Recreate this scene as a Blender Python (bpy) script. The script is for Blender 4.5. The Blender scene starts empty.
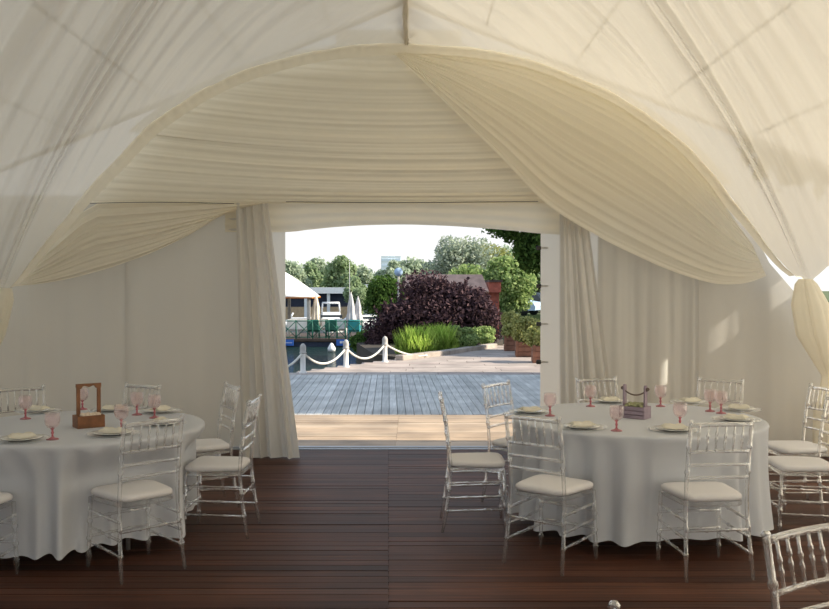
import bpy, math, random
import numpy as np
from mathutils import Vector, Matrix

scene = bpy.context.scene
COL = scene.collection
PI = math.pi
F = 920.0
EYE = 1.67
PITCH = math.atan(17.5 / F)

# ------------------------------------------------------------------ camera
cam_d = bpy.data.cameras.new('camera')
cam = bpy.data.objects.new('camera', cam_d)
COL.objects.link(cam)
cam.location = (0, 0, EYE)
cam.rotation_euler = (PI / 2 - PITCH, 0, 0)
cam_d.sensor_width = 36
cam_d.lens = 36 * F / 829
cam_d.clip_end = 1500
scene.camera = cam

# ------------------------------------------------------------------ world
w = bpy.data.worlds.new('sky')
scene.world = w
w.use_nodes = True
nt = w.node_tree
nt.nodes.clear()
wo = nt.nodes.new('ShaderNodeOutputWorld')
bg = nt.nodes.new('ShaderNodeBackground')
tc = nt.nodes.new('ShaderNodeTexCoord')
sp = nt.nodes.new('ShaderNodeSeparateXYZ')
cr = nt.nodes.new('ShaderNodeValToRGB')
cr.color_ramp.elements[0].position = 0.0
cr.color_ramp.elements[0].color = (1.0, 0.99, 0.97, 1)
cr.color_ramp.elements[1].position = 0.75
cr.color_ramp.elements[1].color = (0.50, 0.66, 0.92, 1)
e = cr.color_ramp.elements.new(0.22)
e.color = (0.86, 0.93, 1.0, 1)
nt.links.new(tc.outputs['Generated'], sp.inputs[0])
nt.links.new(sp.outputs['Z'], cr.inputs[0])
nt.links.new(cr.outputs[0], bg.inputs[0])
bg.inputs[1].default_value = 1.08
nt.links.new(bg.outputs[0], wo.inputs[0])

# ------------------------------------------------------------------ sun
sun_d = bpy.data.lights.new('sun', 'SUN')
sun = bpy.data.objects.new('sun', sun_d)
COL.objects.link(sun)
sun_d.energy = 8.6
sun_d.angle = math.radians(0.7)
sun_d.color = (1.0, 0.90, 0.74)
SUN_EL = math.radians(35)
SUN_AZ = math.radians(-3.0)
d = Vector((math.cos(SUN_EL) * math.cos(SUN_AZ), math.cos(SUN_EL) * math.sin(SUN_AZ), math.sin(SUN_EL)))
sun.rotation_euler = d.to_track_quat('Z', 'Y').to_euler()
sun.location = d * 60

vs = scene.view_settings
vs.view_transform = 'Standard'
vs.look = 'None'
vs.exposure = 0.0
vs.gamma = 1.0
vs.use_curve_mapping = False
scene.cycles.max_bounces = 14
scene.cycles.diffuse_bounces = 6
scene.cycles.transmission_bounces = 10
scene.cycles.transparent_max_bounces = 24
scene.cycles.sample_clamp_indirect = 6
scene.cycles.use_denoising = True


def P(px, py, Y):
    """the point of the place at depth Y that was measured at pixel (px, py)"""
    u = (px - 414.5) / F
    v = (304.5 - py) / F
    y = math.cos(PITCH) + v * math.sin(PITCH)
    z = -math.sin(PITCH) + v * math.cos(PITCH)
    k = Y / y
    return Vector((u * k, Y, EYE + z * k))


# ------------------------------------------------------------------ materials
M = {}


def mat(name, col, rough=0.6, bump=0.0, bscale=30, metal=0.0, var=0.0, vscale=6, trans=0.0, ior=1.45, spec=0.5,
        stretch=(1, 1, 1), sheen=0.0):
    m = bpy.data.materials.new(name)
    m.use_nodes = True
    t = m.node_tree
    b = t.nodes['Principled BSDF']
    b.inputs['Base Color'].default_value = (*col, 1)
    b.inputs['Roughness'].default_value = rough
    b.inputs['Metallic'].default_value = metal
    b.inputs['IOR'].default_value = ior
    b.inputs['Specular IOR Level'].default_value = spec
    b.inputs['Transmission Weight'].default_value = trans
    b.inputs['Sheen Weight'].default_value = sheen
    if var or bump:
        co = t.nodes.new('ShaderNodeTexCoord')
        mp = t.nodes.new('ShaderNodeMapping')
        mp.inputs['Scale'].default_value = stretch
        t.links.new(co.outputs['Object'], mp.inputs[0])
    if var:
        n = t.nodes.new('ShaderNodeTexNoise')
        n.inputs['Scale'].default_value = vscale
        n.inputs['Detail'].default_value = 5
        t.links.new(mp.outputs[0], n.inputs['Vector'])
        r = t.nodes.new('ShaderNodeValToRGB')
        r.color_ramp.elements[0].position = 0.3
        r.color_ramp.elements[1].position = 0.7
        r.color_ramp.elements[0].color = (*[c * (1 - var) for c in col], 1)
        r.color_ramp.elements[1].color = (*[min(1, c * (1 + var)) for c in col], 1)
        t.links.new(n.outputs['Fac'], r.inputs[0])
        t.links.new(r.outputs[0], b.inputs['Base Color'])
    if bump:
        n2 = t.nodes.new('ShaderNodeTexNoise')
        n2.inputs['Scale'].default_value = bscale
        n2.inputs['Detail'].default_value = 4
        t.links.new(mp.outputs[0], n2.inputs['Vector'])
        bp = t.nodes.new('ShaderNodeBump')
        bp.inputs['Strength'].default_value = bump
        bp.inputs['Distance'].default_value = 0.01
        t.links.new(n2.outputs['Fac'], bp.inputs['Height'])
        t.links.new(bp.outputs[0], b.inputs['Normal'])
    M[name] = m
    return m


def fabric(name, col, tcol, tr, bump=0.15, bscale=60, stretch=(1, 1, 1), clear=0.0, var=0.04):
    """cloth: part diffuse, part translucent, woven bump"""
    m = bpy.data.materials.new(name)
    m.use_nodes = True
    t = m.node_tree
    t.nodes.clear()
    out = t.nodes.new('ShaderNodeOutputMaterial')
    df = t.nodes.new('ShaderNodeBsdfDiffuse')
    tl = t.nodes.new('ShaderNodeBsdfTranslucent')
    mx = t.nodes.new('ShaderNodeMixShader')
    co = t.nodes.new('ShaderNodeTexCoord')
    mp = t.nodes.new('ShaderNodeMapping')
    mp.inputs['Scale'].default_value = stretch
    n = t.nodes.new('ShaderNodeTexNoise')
    n.inputs['Scale'].default_value = bscale
    n.inputs['Detail'].default_value = 3
    bp = t.nodes.new('ShaderNodeBump')
    bp.inputs['Strength'].default_value = bump
    bp.inputs['Distance'].default_value = 0.02
    t.links.new(co.outputs['Object'], mp.inputs[0])
    t.links.new(mp.outputs[0], n.inputs['Vector'])
    t.links.new(n.outputs['Fac'], bp.inputs['Height'])
    n3 = t.nodes.new('ShaderNodeTexNoise')
    n3.inputs['Scale'].default_value = 1.3
    n3.inputs['Detail'].default_value = 3
    t.links.new(co.outputs['Object'], n3.inputs['Vector'])
    r = t.nodes.new('ShaderNodeValToRGB')
    r.color_ramp.elements[0].color = (*[c * (1 - var) for c in col], 1)
    r.color_ramp.elements[1].color = (*[min(1, c * (1 + var)) for c in col], 1)
    t.links.new(n3.outputs['Fac'], r.inputs[0])
    t.links.new(r.outputs[0], df.inputs['Color'])
    tl.inputs['Color'].default_value = (*tcol, 1)
    t.links.new(bp.outputs[0], df.inputs['Normal'])
    mx.inputs[0].default_value = tr
    t.links.new(df.outputs[0], mx.inputs[1])
    t.links.new(tl.outputs[0], mx.inputs[2])
    last = mx
    if clear:
        tp = t.nodes.new('ShaderNodeBsdfTransparent')
        m2 = t.nodes.new('ShaderNodeMixShader')
        m2.inputs[0].default_value = clear
        t.links.new(mx.outputs[0], m2.inputs[1])
        t.links.new(tp.outputs[0], m2.inputs[2])
        last = m2
    t.links.new(last.outputs[0], out.inputs[0])
    M[name] = m
    return m


def boards(name, cols, rough=0.5, axis='x', var=0.25, spec=0.5):
    """board colours random per board, grain running along the board"""
    m = bpy.data.materials.new(name)
    m.use_nodes = True
    t = m.node_tree
    b = t.nodes['Principled BSDF']
    g = t.nodes.new('ShaderNodeNewGeometry')
    r = t.nodes.new('ShaderNodeValToRGB')
    el = r.color_ramp.elements
    while len(el) < len(cols):
        el.new(0.5)
    for i, c in enumerate(cols):
        el[i].position = i / (len(cols) - 1)
        el[i].color = (*c, 1)
    t.links.new(g.outputs['Random Per Island'], r.inputs[0])
    co = t.nodes.new('ShaderNodeTexCoord')
    mp = t.nodes.new('ShaderNodeMapping')
    mp.inputs['Scale'].default_value = (1.5, 45, 1) if axis == 'x' else (45, 1.5, 1)
    t.links.new(co.outputs['Object'], mp.inputs[0])
    n = t.nodes.new('ShaderNodeTexNoise')
    n.inputs['Scale'].default_value = 1.0
    n.inputs['Detail'].default_value = 6
    t.links.new(mp.outputs[0], n.inputs['Vector'])
    mr = t.nodes.new('ShaderNodeMapRange')
    mr.inputs['From Min'].default_value = 0.3
    mr.inputs['From Max'].default_value = 0.7
    mr.inputs['To Min'].default_value = 1 - var
    mr.inputs['To Max'].default_value = 1 + var
    t.links.new(n.outputs['Fac'], mr.inputs[0])
    # worn patches with a shape of their own
    n2 = t.nodes.new('ShaderNodeTexNoise')
    n2.inputs['Scale'].default_value = 1.6
    n2.inputs['Detail'].default_value = 6
    t.links.new(co.outputs['Object'], n2.inputs['Vector'])
    mr2 = t.nodes.new('ShaderNodeMapRange')
    mr2.inputs['From Min'].default_value = 0.35
    mr2.inputs['From Max'].default_value = 0.65
    mr2.inputs['To Min'].default_value = 0.8
    mr2.inputs['To Max'].default_value = 1.2
    t.links.new(n2.outputs['Fac'], mr2.inputs[0])
    mm = t.nodes.new('ShaderNodeMath')
    mm.operation = 'MULTIPLY'
    t.links.new(mr.outputs[0], mm.inputs[0])
    t.links.new(mr2.outputs[0], mm.inputs[1])
    vm = t.nodes.new('ShaderNodeVectorMath')
    vm.operation = 'SCALE'
    t.links.new(r.outputs[0], vm.inputs[0])
    t.links.new(mm.outputs[0], vm.inputs['Scale'])
    t.links.new(vm.outputs[0], b.inputs['Base Color'])
    b.inputs['Roughness'].default_value = rough
    b.inputs['Specular IOR Level'].default_value = spec
    bp = t.nodes.new('ShaderNodeBump')
    bp.inputs['Strength'].default_value = 0.35
    bp.inputs['Distance'].default_value = 0.004
    t.links.new(n.outputs['Fac'], bp.inputs['Height'])
    t.links.new(bp.outputs[0], b.inputs['Normal'])
    M[name] = m
    return m


def leafmat(name, c1, c2, tr=0.35):
    m = bpy.data.materials.new(name)
    m.use_nodes = True
    t = m.node_tree
    t.nodes.clear()
    out = t.nodes.new('ShaderNodeOutputMaterial')
    g = t.nodes.new('ShaderNodeNewGeometry')
    r = t.nodes.new('ShaderNodeValToRGB')
    r.color_ramp.elements[0].color = (*c1, 1)
    r.color_ramp.elements[1].color = (*c2, 1)
    t.links.new(g.outputs['Random Per Island'], r.inputs[0])
    df = t.nodes.new('ShaderNodeBsdfDiffuse')
    tl = t.nodes.new('ShaderNodeBsdfTranslucent')
    mx = t.nodes.new('ShaderNodeMixShader')
    mx.inputs[0].default_value = tr
    t.links.new(r.outputs[0], df.inputs[0])
    t.links.new(r.outputs[0], tl.inputs[0])
    t.links.new(df.outputs[0], mx.inputs[1])
    t.links.new(tl.outputs[0], mx.inputs[2])
    t.links.new(mx.outputs[0], out.inputs[0])
    M[name] = m
    return m


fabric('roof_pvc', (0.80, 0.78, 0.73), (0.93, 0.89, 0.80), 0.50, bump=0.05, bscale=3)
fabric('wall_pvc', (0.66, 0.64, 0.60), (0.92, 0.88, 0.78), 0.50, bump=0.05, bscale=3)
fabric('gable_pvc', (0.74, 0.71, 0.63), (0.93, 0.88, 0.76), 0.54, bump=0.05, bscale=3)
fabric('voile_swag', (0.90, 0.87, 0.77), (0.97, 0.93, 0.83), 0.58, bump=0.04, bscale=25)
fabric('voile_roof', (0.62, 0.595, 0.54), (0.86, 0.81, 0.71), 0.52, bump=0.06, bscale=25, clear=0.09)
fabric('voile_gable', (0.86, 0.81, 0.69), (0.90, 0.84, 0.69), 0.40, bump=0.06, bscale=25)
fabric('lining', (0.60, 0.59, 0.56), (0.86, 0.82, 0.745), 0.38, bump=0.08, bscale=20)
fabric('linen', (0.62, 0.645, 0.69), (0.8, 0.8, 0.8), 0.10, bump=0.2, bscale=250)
fabric('napkin', (0.80, 0.77, 0.66), (0.8, 0.77, 0.66), 0.1, bump=0.3, bscale=200)
fabric('cushion', (0.74, 0.73, 0.74), (0.8, 0.78, 0.72), 0.05, bump=0.2, bscale=120)
boards('floor_boards', [(0.040, 0.014, 0.008), (0.078, 0.029, 0.016), (0.052, 0.019, 0.011), (0.105, 0.042, 0.024), (0.034, 0.012, 0.008)], 0.55, spec=0.2, var=0.4)
boards('strip_boards', [(0.30, 0.22, 0.15), (0.42, 0.31, 0.21), (0.34, 0.25, 0.17), (0.46, 0.36, 0.26)], 0.6, var=0.18)
boards('grey_boards', [(0.36, 0.36, 0.335), (0.49, 0.485, 0.45), (0.42, 0.41, 0.385), (0.57, 0.56, 0.52)], 0.6, axis='y', var=0.22)
boards('pink_boards', [(0.30, 0.25, 0.22), (0.38, 0.32, 0.28), (0.34, 0.27, 0.24)], 0.7, var=0.15)
mat('sub_floor', (0.04, 0.025, 0.018), 0.9, var=0.3)
mat('threshold_metal', (0.35, 0.37, 0.40), 0.45, metal=0.6, var=0.1)
mat('alu', (0.55, 0.55, 0.54), 0.4, metal=0.8, var=0.05)
mat('dark_metal', (0.03, 0.03, 0.03), 0.5, var=0.2)
mat('bamboo_brown', (0.20, 0.085, 0.035), 0.5, bump=0.3, bscale=40, var=0.3, vscale=20)
mat('lavender_paint', (0.30, 0.235, 0.29), 0.6, bump=0.2, bscale=50, var=0.12, vscale=20)
mat('rope_brown', (0.16, 0.12, 0.10), 0.9, bump=0.6, bscale=200, var=0.3)
mat('moss', (0.35, 0.36, 0.20), 0.9, bump=0.8, bscale=60, var=0.4, vscale=60)
mat('twig', (0.30, 0.20, 0.10), 0.9, bump=0.5, var=0.3)
mat('porcelain', (0.86, 0.86, 0.84), 0.15, var=0.02)
mat('table_ply', (0.30, 0.20, 0.12), 0.6, var=0.2)
mat('white_paint', (0.78, 0.77, 0.74), 0.5, bump=0.3, bscale=20, var=0.1)
mat('post_cap', (0.42, 0.40, 0.37), 0.6, bump=0.2, bscale=20, var=0.2)
mat('rope_white', (0.66, 0.64, 0.58), 0.9, bump=0.6, bscale=60, var=0.15)
mat('stone', (0.36, 0.31, 0.27), 0.85, bump=0.5, bscale=12, var=0.25, vscale=4)
mat('soil', (0.05, 0.04, 0.03), 0.95, bump=0.5, var=0.3)
mat('ground', (0.22, 0.21, 0.19), 0.9, bump=0.3, var=0.2, vscale=2)
mat('bank', (0.08, 0.11, 0.04), 0.95, bump=0.3, var=0.3, vscale=1)
mat('brick', (0.34, 0.10, 0.07), 0.85, bump=0.4, var=0.35, vscale=5)
mat('shingle', (0.50, 0.32, 0.25), 0.85, bump=0.4, bscale=8, var=0.18, vscale=5)
mat('planter_wood', (0.24, 0.11, 0.07), 0.7, bump=0.3, var=0.25, vscale=8)
mat('bark', (0.09, 0.07, 0.05), 0.95, bump=0.8, var=0.3)
mat('canvas_white', (0.84, 0.83, 0.80), 0.8, var=0.03)
mat('canvas_beige', (0.72, 0.62, 0.50), 0.85, var=0.08)
mat('canvas_grey', (0.50, 0.49, 0.50), 0.85, var=0.08)
mat('hull_white', (0.82, 0.83, 0.84), 0.25, var=0.03)
mat('tinted', (0.03, 0.04, 0.05), 0.1, var=0.1)
mat('green_paint', (0.02, 0.13, 0.09), 0.5, var=0.2)
mat('teal', (0.03, 0.30, 0.32), 0.6, var=0.1)
mat('sign_blue', (0.03, 0.13, 0.50), 0.5, var=0.05)
mat('sign_light', (0.46, 0.64, 0.88), 0.5, var=0.05)
mat('timber_dark', (0.07, 0.05, 0.04), 0.8, var=0.3)
mat('timber_pale', (0.50, 0.36, 0.22), 0.8, var=0.15)
mat('boathouse_dark', (0.03, 0.04, 0.07), 0.8, var=0.2)
mat('boathouse_roof', (0.86, 0.88, 0.88), 0.6, var=0.05)
mat('tower_band', (0.68, 0.80, 0.92), 0.7)
mat('tower', (0.84, 0.91, 0.97), 0.7, var=0.05)
mat('car_paint', (0.50, 0.66, 0.82), 0.25, var=0.04)
mat('render_wall', (0.5, 0.46, 0.4), 0.8, var=0.1)
mat('rust', (0.30, 0.12, 0.05), 0.8, var=0.2)
leafmat('leaf_purple', (0.03, 0.019, 0.028), (0.16, 0.10, 0.105), 0.2)
leafmat('leaf_grass', (0.26, 0.44, 0.06), (0.66, 0.84, 0.20), 0.45)
leafmat('leaf_fresh', (0.17, 0.27, 0.09), (0.50, 0.60, 0.26), 0.45)
leafmat('leaf_dark', (0.035, 0.075, 0.02), (0.14, 0.24, 0.06), 0.35)
leafmat('leaf_mid', (0.24, 0.33, 0.18), (0.44, 0.54, 0.32), 0.45)  # green paled to carry some distance haze in its colour
leafmat('leaf_far', (0.38, 0.46, 0.34), (0.56, 0.63, 0.47), 0.45)  # far haze put into the leaf colour by lightening it
leafmat('leaf_silver', (0.30, 0.36, 0.26), (0.55, 0.60, 0.48), 0.35)
leafmat('leaf_olive', (0.24, 0.27, 0.08), (0.55, 0.55, 0.24), 0.4)
leafmat('petal_orange', (0.5, 0.15, 0.03), (0.6, 0.25, 0.06), 0.3)


def clearplastic(name, tint, haze, edge=0.4):
    m = bpy.data.materials.new(name)
    m.use_nodes = True
    t = m.node_tree
    t.nodes.clear()
    out = t.nodes.new('ShaderNodeOutputMaterial')
    tp = t.nodes.new('ShaderNodeBsdfTransparent')
    tp.inputs[0].default_value = (*tint, 1)
    gl = t.nodes.new('ShaderNodeBsdfGlossy')
    gl.inputs['Roughness'].default_value = 0.06
    df = t.nodes.new('ShaderNodeBsdfDiffuse')
    df.inputs[0].default_value = (*[min(1, c * 0.95) for c in tint], 1)
    lw = t.nodes.new('ShaderNodeLayerWeight')
    lw.inputs[0].default_value = 0.45
    mr = t.nodes.new('ShaderNodeMapRange')
    mr.inputs['To Min'].default_value = 0.05
    mr.inputs['To Max'].default_value = 0.50
    t.links.new(lw.outputs['Facing'], mr.inputs[0])
    m1 = t.nodes.new('ShaderNodeMixShader')
    m1.inputs[0].default_value = haze
    t.links.new(tp.outputs[0], m1.inputs[1])
    t.links.new(df.outputs[0], m1.inputs[2])
    m3 = t.nodes.new('ShaderNodeMixShader')
    m3.inputs[0].default_value = edge
    t.links.new(gl.outputs[0], m3.inputs[1])
    t.links.new(df.outputs[0], m3.inputs[2])
    m2 = t.nodes.new('ShaderNodeMixShader')
    t.links.new(mr.outputs[0], m2.inputs[0])
    t.links.new(m1.outputs[0], m2.inputs[1])
    t.links.new(m3.outputs[0], m2.inputs[2])
    t.links.new(m2.outputs[0], out.inputs[0])
    M[name] = m


clearplastic('acrylic', (0.97, 0.975, 0.975), 0.05, 0.40)
clearplastic('plate_glass', (0.985, 0.99, 0.985), 0.12, 0.6)
clearplastic('bowl_pink', (0.992, 0.94, 0.943), 0.02, 0.2)
clearplastic('stem_pink', (0.80, 0.32, 0.38), 0.30)

# clear acrylic of the chairs
am = bpy.data.materials.new('acrylic')
am.use_nodes = True
t = am.node_tree
t.nodes.clear()
out = t.nodes.new('ShaderNodeOutputMaterial')
gg = t.nodes.new('ShaderNodeBsdfGlass')
gg.inputs['IOR'].default_value = 1.45
gg.inputs['Roughness'].default_value = 0.03
gg.inputs['Color'].default_value = (0.97, 0.975, 0.98, 1)
tp = t.nodes.new('ShaderNodeBsdfTransparent')
df = t.nodes.new('ShaderNodeBsdfDiffuse')
df.inputs[0].default_value = (0.85, 0.86, 0.86, 1)
m1 = t.nodes.new('ShaderNodeMixShader')
m1.inputs[0].default_value = 0.52
t.links.new(gg.outputs[0], m1.inputs[1])
t.links.new(tp.outputs[0], m1.inputs[2])
m2 = t.nodes.new('ShaderNodeMixShader')
m2.inputs[0].default_value = 0.05
t.links.new(m1.outputs[0], m2.inputs[1])
t.links.new(df.outputs[0], m2.inputs[2])
t.links.new(m2.outputs[0], out.inputs[0])
M['acrylic'] = am

# water
mw = mat('water', (0.012, 0.03, 0.028), 0.05, spec=0.5, ior=1.13)
t = mw.node_tree
co = t.nodes.new('ShaderNodeTexCoord')
mp = t.nodes.new('ShaderNodeMapping')
mp.inputs['Scale'].default_value = (1.2, 3.5, 1)
n = t.nodes.new('ShaderNodeTexNoise')
n.inputs['Scale'].default_value = 1.5
n.inputs['Detail'].default_value = 4
bp = t.nodes.new('ShaderNodeBump')
bp.inputs['Strength'].default_value = 0.9
bp.inputs['Distance'].default_value = 0.25
t.links.new(co.outputs['Object'], mp.inputs[0])
t.links.new(mp.outputs[0], n.inputs['Vector'])
t.links.new(n.outputs['Fac'], bp.inputs['Height'])
t.links.new(bp.outputs[0], t.nodes['Principled BSDF'].inputs['Normal'])


# ------------------------------------------------------------------ mesh helpers
class MB:
    def __init__(s):
        s.v = []
        s.f = []
        s.sm = []

    def add(s, vs, fs, smooth=False):
        o = len(s.v)
        s.v.extend([tuple(v) for v in vs])
        s.f.extend([tuple(i + o for i in f) for f in fs])
        s.sm.extend([smooth] * len(fs))
        return s

    def box(s, lo, hi, mtx=None):
        x0, y0, z0 = lo
        x1, y1, z1 = hi
        vs = [Vector(p) for p in ((x0, y0, z0), (x1, y0, z0), (x1, y1, z0), (x0, y1, z0), (x0, y0, z1), (x1, y0, z1), (x1, y1, z1), (x0, y1, z1))]
        if mtx:
            vs = [mtx @ v for v in vs]
        return s.add(vs, [(0, 3, 2, 1), (4, 5, 6, 7), (0, 1, 5, 4), (1, 2, 6, 5), (2, 3, 7, 6), (3, 0, 4, 7)])

    def bevbox(s, lo, hi, b, mtx=None):
        """box with chamfered edges"""
        x0, y0, z0 = lo
        x1, y1, z1 = hi
        rings = []
        for z, ins in ((z0, b), (z0 + b, 0), (z1 - b, 0), (z1, b)):
            ax0, ax1, ay0, ay1 = x0 + ins, x1 - ins, y0 + ins, y1 - ins
            c = b
            rings.append([(ax0 + c, ay0, z), (ax1 - c, ay0, z), (ax1, ay0 + c, z), (ax1, ay1 - c, z), (ax1 - c, ay1, z), (ax0 + c, ay1, z), (ax0, ay1 - c, z), (ax0, ay0 + c, z)])
        return s.rings(rings, False, mtx)

    def rings(s, rings, smooth=True, mtx=None, cap=True):
        n = len(rings[0])
        vs = [Vector(p) for r in rings for p in r]
        if mtx:
            vs = [mtx @ v for v in vs]
        fs = []
        for k in range(len(rings) - 1):
            for i in range(n):
                j = (i + 1) % n
                fs.append((k * n + i, k * n + j, (k + 1) * n + j, (k + 1) * n + i))
        if cap:
            fs.append(tuple(range(n - 1, -1, -1)))
            fs.append(tuple(range((len(rings) - 1) * n, len(rings) * n)))
        return s.add(vs, fs, smooth)

    def tube(s, pts, rad, n=8, smooth=True, cap=True):
        pts = [Vector(p) for p in pts]
        if not isinstance(rad, (list, tuple)):
            rad = [rad] * len(pts)
        rings = []
        ref = None
        for i, p in enumerate(pts):
            a = pts[max(0, i - 1)]
            b = pts[min(len(pts) - 1, i + 1)]
            t = (b - a).normalized()
            if ref is None:
                ref = Vector((0, 0, 1)) if abs(t.z) < 0.8 else Vector((0, 1, 0))
            e1 = t.cross(ref).normalized()
            e2 = e1.cross(t).normalized()
            rings.append([p + (e1 * math.cos(2 * PI * k / n) + e2 * math.sin(2 * PI * k / n)) * rad[i] for k in range(n)])
        return s.rings(rings, smooth, None, cap)

    def lathe(s, prof, n=24, c=(0, 0, 0), cap=True):
        rings = [[(c[0] + r * math.cos(2 * PI * k / n), c[1] + r * math.sin(2 * PI * k / n), c[2] + z) for k in range(n)] for r, z in prof]
        return s.rings(rings, True, None, cap)

    def grid(s, pts, smooth=True):
        """pts[i][j] grid of points"""
        a, b = len(pts), len(pts[0])
        vs = [p for r in pts for p in r]
        fs = [(i * b + j, i * b + j + 1, (i + 1) * b + j + 1, (i + 1) * b + j) for i in range(a - 1) for j in range(b - 1)]
        return s.add(vs, fs, smooth)

    def build(s, name, m, parent=None):
        me = bpy.data.meshes.new(name)
        me.from_pydata(s.v, [], s.f)
        me.polygons.foreach_set('use_smooth', s.sm)
        me.materials.append(M[m])
        me.update()
        o = bpy.data.objects.new(name, me)
        COL.objects.link(o)
        if parent:
            o.parent = parent
        return o


def bead(p0, p1, r, spots, n=8, br=1.45, bl=0.008):
    """a straight bar with small bamboo rings at the given fractions"""
    p0, p1 = Vector(p0), Vector(p1)
    L = (p1 - p0).length
    ts = [(0, r), (1, r)]
    for sp_ in spots:
        h = bl / L
        ts += [(sp_ - 1.6 * h, r), (sp_ - 0.7 * h, r * br), (sp_ + 0.7 * h, r * br), (sp_ + 1.6 * h, r)]
    ts.sort()
    return [p0.lerp(p1, t_) for t_, _ in ts], [q for _, q in ts]


def tag(o, label, cat, group=None, kind=None):
    if label:
        o['label'] = label
    if cat:
        o['category'] = cat
    if group:
        o['group'] = group
    if kind:
        o['kind'] = kind
    return o


def empty(name, loc, rz=0):
    o = bpy.data.objects.new(name, None)
    o.empty_display_size = 0.1
    COL.objects.link(o)
    o.location = loc
    o.rotation_euler = (0, 0, rz)
    return o


def struct(o):
    o['kind'] = 'structure'
    return o


KIDS = {}


def copy_tree(o, parent=None):
    c = o.copy()
    COL.objects.link(c)
    if parent:
        c.parent = parent
    for ch in [x for x in ALLPROTO if x.parent == o]:
        copy_tree(ch, c)
    return c


ALLPROTO = []


def interp(poly, t_):
    """point at fraction t_ of arc length of a pixel polyline (smoothed)"""
    pts = np.array(poly, float)
    dd = np.r_[0, np.cumsum(np.hypot(*np.diff(pts, axis=0).T))]
    dd /= dd[-1]
    return np.array([np.interp(t_, dd, pts[:, 0]), np.interp(t_, dd, pts[:, 1])])


def smooth_poly(poly, n=80):
    """Catmull-Rom resample"""
    p = [np.array(q, float) for q in poly]
    p = [2 * p[0] - p[1]] + p + [2 * p[-1] - p[-2]]
    out = []
    for i in range(1, len(p) - 2):
        for k in range(12):
            u = k / 12
            out.append(0.5 * ((2 * p[i]) + (-p[i - 1] + p[i + 1]) * u + (2 * p[i - 1] - 5 * p[i] + 4 * p[i + 1] - p[i + 2]) * u * u + (-p[i - 1] + 3 * p[i] - 3 * p[i + 1] + p[i + 2]) * u ** 3))
    out.append(p[-2])
    return [tuple(q) for q in out]


def pleat(s, seed, n):
    """irregular pleat height in -1..1 along s; n folds"""
    rs = np.random.RandomState(seed)
    v = 0
    for k, a in ((1.0, 0.45), (1.73, 0.26), (2.9, 0.11), (0.41, 0.45), (4.7, 0.035)):
        ph = rs.rand() * 6.28
        v += a * math.sin(2 * PI * n * k * s + ph + 1.3 * math.sin(2 * PI * n * 0.23 * s + ph * 2))
    return v


# ------------------------------------------------------------------ floor and decks
def board_field(name, m, x0, x1, y0, y1, wd, axis='x', cuts=(), rot=0.0, gap=0.007, zt=0.0, seed=1, clip=None, th=0.035):
    rnd = random.Random(seed)
    mb = MB()
    xs = [x0] + list(cuts) + [x1]
    k = y0 if axis == 'x' else x0
    lim = y1 if axis == 'x' else x1
    while k < lim - 0.01:
        kk = min(k + wd, lim)
        sl = [0] + [(9.4 - k) * 0.0285 if axis == 'x' and k < 9.5 else 0] * len(cuts) + [0]
        segs = list(zip([q + w_ for q, w_ in zip(xs, sl)][:-1], [q + w_ for q, w_ in zip(xs, sl)][1:])) if axis == 'x' else [(y0, y1)]
        for a, b in segs:
            dz = [rnd.uniform(-0.002, 0.0015) for _ in range(2)]
            if axis == 'x':
                lo, hi = (a + 0.001, k + gap / 2, zt - th), (b - 0.001, kk - gap / 2, zt)
            else:
                aa, bb = (a, b)
                if clip:
                    aa, bb = clip(k, a, b)
                    if bb - aa < 0.05:
                        continue
                lo, hi = (k + gap / 2, aa, zt - th), (kk - gap / 2, bb, zt)
            mb.box(lo, hi)
            o = len(mb.v)
            for q in range(4):
                v = mb.v[o - 4 + q]
                side = (q >= 2) if axis == 'x' else (q in (1, 2))
                mb.v[o - 4 + q] = (v[0], v[1], v[2] + dz[1 if side else 0])
        k += wd
    if axis == 'y':
        mb.v = [(v[0] - (v[1] - y0) * 0.028, v[1], v[2]) for v in mb.v]
    return struct(mb.build(name, m))


board_field('floor', 'floor_boards', -5.2, 5.2, -9.0, 9.42, 0.105, cuts=(-3.0, -0.27, 2.1), seed=4, gap=0.005)
struct(MB().box((-5.6, -9.2, -0.12), (5.6, 12.1, -0.04)).build('trim_floor_bearers', 'sub_floor'))
struct(MB().box((-5.2, 9.425, -0.05), (5.2, 9.62, 0.004)).box((-5.2, 9.50, 0.002), (5.2, 9.53, 0.012)).build('trim_threshold', 'threshold_metal'))
board_field('floor_terrace_front', 'strip_boards', -7, 7, 9.63, 12.0, 0.13, cuts=(-3.4, -0.2, 3.0), seed=8)


def bank_edge_y(x):
    # shore line of the deck: passes the three rope bollards
    return 17.9 + (x + 2.45) * (2.6 / 1.51)


def grey_clip(x, a, b):
    return a, min(b, bank_edge_y(x))


board_field('floor_terrace_middle', 'grey_boards', -6.6, 7, 12.01, 17.5, 0.11, axis='y', seed=5, clip=grey_clip)
# paved quay beyond the grey deck
mb = MB()
rnd = random.Random(3)
yy = 17.52
while yy < 30:
    xl = -2.45 + (yy + 0.2 - 17.9) * 1.51 / 2.6
    xx = xl
    if yy < 26.5:
        while xx < 9:
            L = rnd.uniform(1.2, 2.2)
            mb.box((xx + 0.005, yy + 0.005, -0.05), (min(9, xx + L) - 0.005, yy + 0.395, rnd.uniform(-0.003, 0.0)))
            xx += L
    yy += 0.4
struct(mb.build('floor_quay', 'pink_boards'))
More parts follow.
